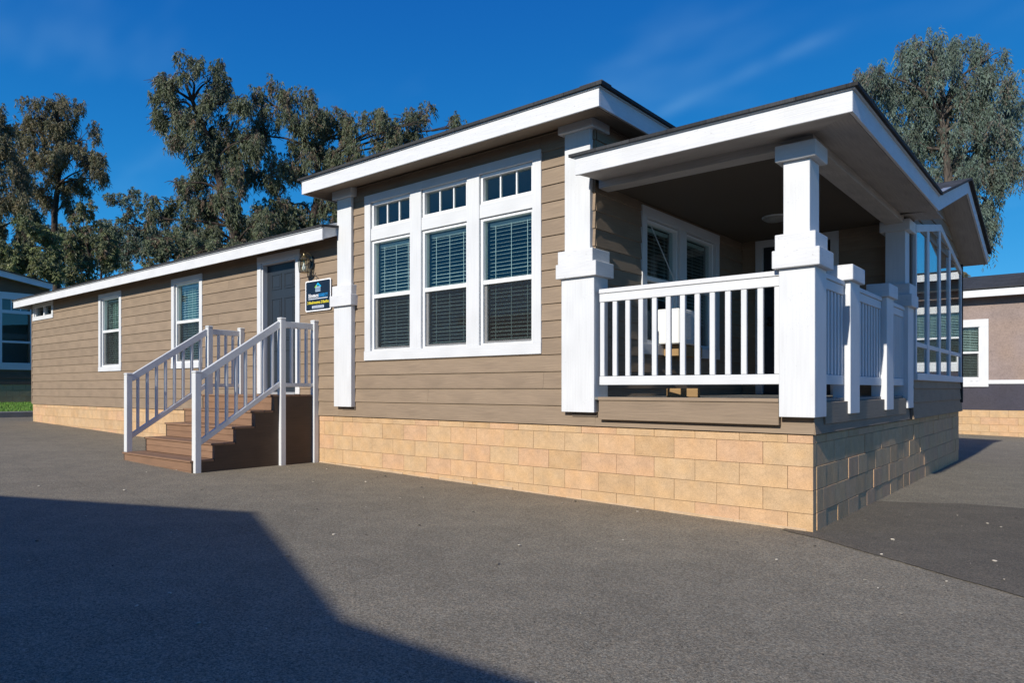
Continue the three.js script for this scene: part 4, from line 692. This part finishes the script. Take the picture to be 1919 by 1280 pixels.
const barkMat = [std(0.085, 0.06, 0.045, 0.95, { map: T_BARK }), std(0.16, 0.13, 0.105, 0.95, { map: T_BARK })];
const SPRAY = { gum: [0, 1, 2].map(() => sprayGeo(20, 0.62, 0.22, 0.044, 0.75)), weep: [0, 1, 2].map(() => sprayGeo(26, 0.8, 0.17, 0.034, 0.95)), round: [0, 1, 2].map(() => sprayGeo(24, 0.5, 0.15, 0.055, 0.35)) };
// clumps: [u, v, half width, half height] as measured on the photograph, at the tree's own distance
function tree(name, label, category, depth, baseU, trunkPts, clumps, opt) {
  const { spray = 'gum', dens = 1, cols, bark = 0, r0 = 0.28, thick = 0.8, group = { eucalyptus_tree: 'gum trees behind the house', broadleaf_tree: 'leafy trees along the roof line', evergreen_tree: 'dark trees in the far row' }[name] } = opt, o = at(baseU, 729, depth), by = groundY(o.x, o.z) - 0.1;
  const t = thing(name, label, category, [o.x, by, o.z], group), org = new THREE.Vector3(o.x, by, o.z), loc = (u, v, dz = 0) => at(u, v, depth + dz).sub(org), px = depth / FOCAL;
  const tp = [new THREE.Vector3(0, 0, 0), ...trunkPts.map(([u, v, dz]) => loc(u, v, dz ?? 0))], geos = [taper(tp, [r0, r0 * 0.75, r0 * 0.5, r0 * 0.18], 10)], curve = new THREE.CatmullRomCurve3(tp);
  const P = [[], [], []], q = new THREE.Object3D(), c = new THREE.Color();
  clumps.forEach(([u, v, a, b], ci) => {
    const dz = rr(-1, 1) * thick * Math.max(a, 60) * px * 0.5, ctr = loc(u, v, dz), rx = a * px * (opt.grow ?? 1.08), ry = b * px * (opt.grow ?? 1.08), rz = Math.max(0.7 * rx, 0.5);
    // a limb from the trunk to this clump, then twigs
    let best = 0.35, bd = 1e9; for (let s = 0.3; s <= 1; s += 0.05) { const p = curve.getPointAt(s), d = p.distanceTo(ctr) + Math.max(0, p.y - ctr.y + ry * 0.4) * 2.5; if (d < bd) { bd = d; best = s; } }
    const st = curve.getPointAt(best), mid = st.clone().lerp(ctr, 0.5).add(new THREE.Vector3(rr(-0.3, 0.3), rr(0.0, 0.5), rr(-0.3, 0.3))); geos.push(taper([st, mid, ctr], [r0 * 0.2, r0 * 0.13, r0 * 0.06], 6));
    for (let k = 0; k < 5; k++) { const e = ctr.clone().add(new THREE.Vector3(rr(-0.7, 0.7) * rx, rr(-0.5, 0.55) * ry, rr(-0.8, 0.8) * rz)); geos.push(taper([mid.clone().lerp(ctr, rr(0.5, 1)), ctr.clone().lerp(e, 0.5).add(new THREE.Vector3(0, 0.12, 0)), e], [r0 * 0.09, r0 * 0.05, r0 * 0.02], 5)); }
    const n = Math.round(dens * rx * ry * 110 + 14), sub = []; for (let k = 0; k < 4 + Math.round(rx * ry * 1.6); k++) { const th = rr(0, 6.283), ph = Math.acos(rr(-1, 1)), r = Math.pow(rnd(), 0.36) * 0.98; sub.push([Math.sin(ph) * Math.cos(th) * r * rx, Math.cos(ph) * r * ry, Math.sin(ph) * Math.sin(th) * r * rz]); }
    for (let k = 0; k < n; k++) {
      const s = sub[Math.floor(rnd() * sub.length)], sr = Math.min(0.55, 0.34 * Math.sqrt(rx * ry) + 0.12), x = s[0] + (rnd() + rnd() - 1) * sr, y = s[1] + (rnd() + rnd() - 1) * sr * 1.1, z = s[2] + (rnd() + rnd() - 1) * sr;
      q.position.set(ctr.x + x, ctr.y + y, ctr.z + z); q.rotation.set(rr(-0.35, 0.35), rr(0, 6.283), rr(-0.35, 0.35)); q.scale.setScalar(rr(0.65, 1.25) * (opt.leaf ?? 1)); q.updateMatrix();
      const col = cols[Math.floor(Math.pow(rnd(), 1.5) * cols.length)], g = rr(0.75, 1.25); P[k % 3].push([q.matrix.clone(), [col[0] * g, col[1] * g, col[2] * g]]);
    }
  });
  const all = geos.map((g) => g.toNonIndexed()); put('trunk', mergeGeometries(all), barkMat[bark], t);
  P.forEach((list, i) => { const im = new THREE.InstancedMesh(SPRAY[spray][i], leafMat, list.length); im.name = 'crown'; list.forEach(([m, k], j) => { im.setMatrixAt(j, m); im.setColorAt(j, c.setRGB(...k)); }); im.castShadow = im.receiveShadow = true; t.add(stuff(im)); });
  return t;
}
const GUM = [[0.112, 0.138, 0.063], [0.146, 0.174, 0.079], [0.078, 0.106, 0.05], [0.174, 0.192, 0.1], [0.19, 0.126, 0.074]], OLIVE = [[0.209, 0.235, 0.075], [0.154, 0.185, 0.064], [0.231, 0.235, 0.088], [0.11, 0.134, 0.055]], SILVER = [[0.14, 0.205, 0.155], [0.105, 0.162, 0.115], [0.175, 0.238, 0.185], [0.09, 0.124, 0.08], [0.14, 0.119, 0.085]], RUST = [[0.182, 0.161, 0.074], [0.132, 0.138, 0.058], [0.209, 0.161, 0.074], [0.094, 0.106, 0.047]];
tree('eucalyptus_tree', 'tall dark gum tree with a ragged leaning crown behind the low roof', 'tree', 36, 450, [[470, 560], [430, 400], [390, 260], [350, 160]], [
  [345, 140, 42, 30], [300, 158, 34, 16], [395, 150, 40, 32], [320, 200, 46, 34], [400, 205, 55, 42], [455, 185, 26, 26], [350, 240, 50, 34], [300, 228, 26, 20], [430, 260, 55, 42], [380, 290, 45, 40], [440, 320, 50, 40], [395, 350, 45, 35], [330, 345, 36, 16], [310, 378, 40, 22], [360, 395, 48, 30], [430, 390, 50, 40], [350, 430, 50, 30], [420, 450, 48, 34], [290, 410, 24, 18], [480, 420, 40, 40], [470, 260, 30, 40]], { cols: GUM, r0: 0.42, dens: 1.25 });
tree('eucalyptus_tree', 'spreading gum tree standing behind the raised roof and its left end', 'tree', 38, 580, [[575, 480], [590, 400], [600, 330], [560, 230]], [
  [505, 195, 34, 42], [555, 190, 42, 34], [500, 255, 40, 44], [560, 250, 50, 46], [615, 225, 44, 30], [640, 262, 50, 40], [590, 300, 50, 44], [520, 320, 42, 46], [690, 250, 46, 36], [715, 222, 22, 22], [770, 232, 46, 30], [800, 215, 24, 18], [740, 270, 50, 34], [660, 305, 46, 30], [850, 240, 34, 22], [540, 385, 46, 40], [500, 400, 38, 40], [620, 345, 34, 24], [615, 395, 26, 26], [560, 430, 44, 28], [500, 450, 42, 30], [640, 380, 24, 40], [470, 330, 30, 30]], { cols: GUM, r0: 0.42, dens: 1.2 });
tree('eucalyptus_tree', 'gum tree with reddish brown tinted crown and bare trunk at far left', 'tree', 46, 110, [[106, 480], [104, 400], [112, 320], [105, 210]], [
  [115, 195, 30, 18], [75, 222, 44, 28], [130, 225, 46, 34], [40, 245, 26, 30], [160, 262, 34, 34], [90, 270, 50, 36], [130, 300, 48, 38], [178, 312, 30, 30], [195, 335, 16, 14], [80, 325, 40, 30], [155, 345, 26, 18], [55, 290, 34, 34], [120, 345, 28, 20], [78, 370, 22, 30], [135, 385, 16, 24]], { cols: RUST, r0: 0.36, dens: 1.2 });
tree('eucalyptus_tree', 'dense gum tree cut off by the left picture edge', 'tree', 42, -10, [[-12, 480], [-8, 380], [0, 260]], [
  [5, 240, 34, 30], [-20, 280, 50, 50], [15, 300, 34, 36], [25, 350, 40, 34], [0, 390, 50, 36], [40, 390, 34, 30], [-40, 350, 50, 60], [60, 410, 26, 24]], { cols: RUST, r0: 0.34, dens: 1.25 });
tree('broadleaf_tree', 'rounded yellowish green tree above the dark house roof at left', 'tree', 34, 60, [[58, 560], [60, 480]], [
  [50, 440, 46, 26], [85, 465, 40, 30], [25, 475, 40, 30], [60, 490, 50, 28], [20, 505, 30, 20], [100, 500, 26, 26], [-15, 480, 34, 34], [70, 520, 40, 18]], { cols: OLIVE, spray: 'round', r0: 0.2, dens: 1.35 });
tree('broadleaf_tree', 'olive green bushy tree right of the bare gum trunk', 'tree', 37, 165, [[165, 560], [170, 470]], [
  [150, 420, 26, 22], [180, 440, 36, 30], [135, 465, 34, 34], [185, 485, 40, 28], [150, 510, 40, 24], [210, 465, 26, 30], [120, 520, 26, 16], [160, 395, 18, 16]], { cols: OLIVE.slice(1).concat(GUM), spray: 'round', r0: 0.2, dens: 1.35 });
tree('broadleaf_tree', 'small grey green feathery tree between the two groups of gums', 'tree', 43, 240, [[240, 560], [242, 430]], [
  [225, 375, 26, 20], [255, 385, 26, 22], [235, 415, 34, 26], [265, 430, 24, 26], [215, 440, 26, 26], [250, 460, 36, 26], [225, 485, 34, 20], [280, 470, 26, 26]], { cols: SILVER.concat(GUM), spray: 'round', r0: 0.16, dens: 0.85 });
tree('broadleaf_tree', 'dark low tree hugging the roof line under the leaning gum', 'tree', 33, 330, [[330, 540], [335, 470]], [
  [300, 445, 34, 26], [345, 460, 40, 24], [390, 470, 36, 22], [285, 480, 34, 22], [325, 485, 40, 18], [430, 475, 30, 18], [270, 500, 34, 16], [470, 470, 24, 18]], { cols: GUM, spray: 'round', r0: 0.18, dens: 1.0 });
tree('willow_tree', 'dense silvery weeping tree rising above the porch gable at right', 'tree', 27, 1790, [[1785, 520], [1775, 330], [1760, 190]], [
  [1640, 135, 26, 18], [1622, 150, 16, 22], [1690, 115, 40, 28], [1745, 92, 46, 24], [1800, 98, 44, 26], [1850, 112, 36, 28], [1670, 165, 44, 34], [1730, 145, 56, 40], [1800, 150, 56, 44], [1860, 160, 34, 34], [1700, 215, 50, 42], [1765, 215, 60, 50], [1835, 215, 50, 44], [1890, 190, 26, 20], [1888, 240, 34, 36], [1740, 275, 50, 42], [1810, 280, 60, 46], [1870, 290, 40, 36], [1900, 300, 18, 26], [1790, 335, 46, 40], [1840, 345, 40, 44], [1830, 400, 26, 36], [1855, 385, 20, 30], [1848, 425, 14, 26], [1810, 390, 30, 30]], { cols: SILVER, spray: 'weep', bark: 1, r0: 0.36, dens: 1.5, thick: 0.9 });
for (const [d, u0, cl, lab] of [[58, 20, [[0, 420, 40, 30], [40, 440, 40, 30], [-10, 470, 40, 34], [70, 430, 30, 26], [20, 500, 44, 30], [65, 490, 40, 34]], 'dark tree massed behind the yellowish tree at far left'], [60, 190, [[110, 430, 34, 26], [150, 450, 36, 30], [200, 430, 34, 26], [240, 470, 38, 28], [180, 490, 44, 26], [120, 500, 40, 26], [270, 450, 30, 28]], 'dark tree filling in behind the small feathery tree'], [56, 420, [[300, 450, 38, 26], [350, 440, 40, 30], [410, 440, 40, 34], [460, 430, 36, 34], [510, 430, 40, 30], [390, 470, 50, 20], [550, 430, 34, 26]], 'dark tree low along the roof line behind both tall gums']]) tree('evergreen_tree', lab, 'tree', d, u0, [[u0, 540], [u0 + 4, 460]], cl, { cols: GUM, r0: 0.24, dens: 0.9, leaf: 1.25 });
tree('bare_tree', 'tiny distant treetop peeking over the neighbouring roof at right', 'tree', 60, 1803, [[1803, 560], [1803, 520]], [[1800, 515, 5, 6], [1806, 517, 4, 5], [1797, 522, 4, 5]], { cols: RUST, spray: 'round', r0: 0.1, dens: 0.5 });
renderer.render(scene, camera);
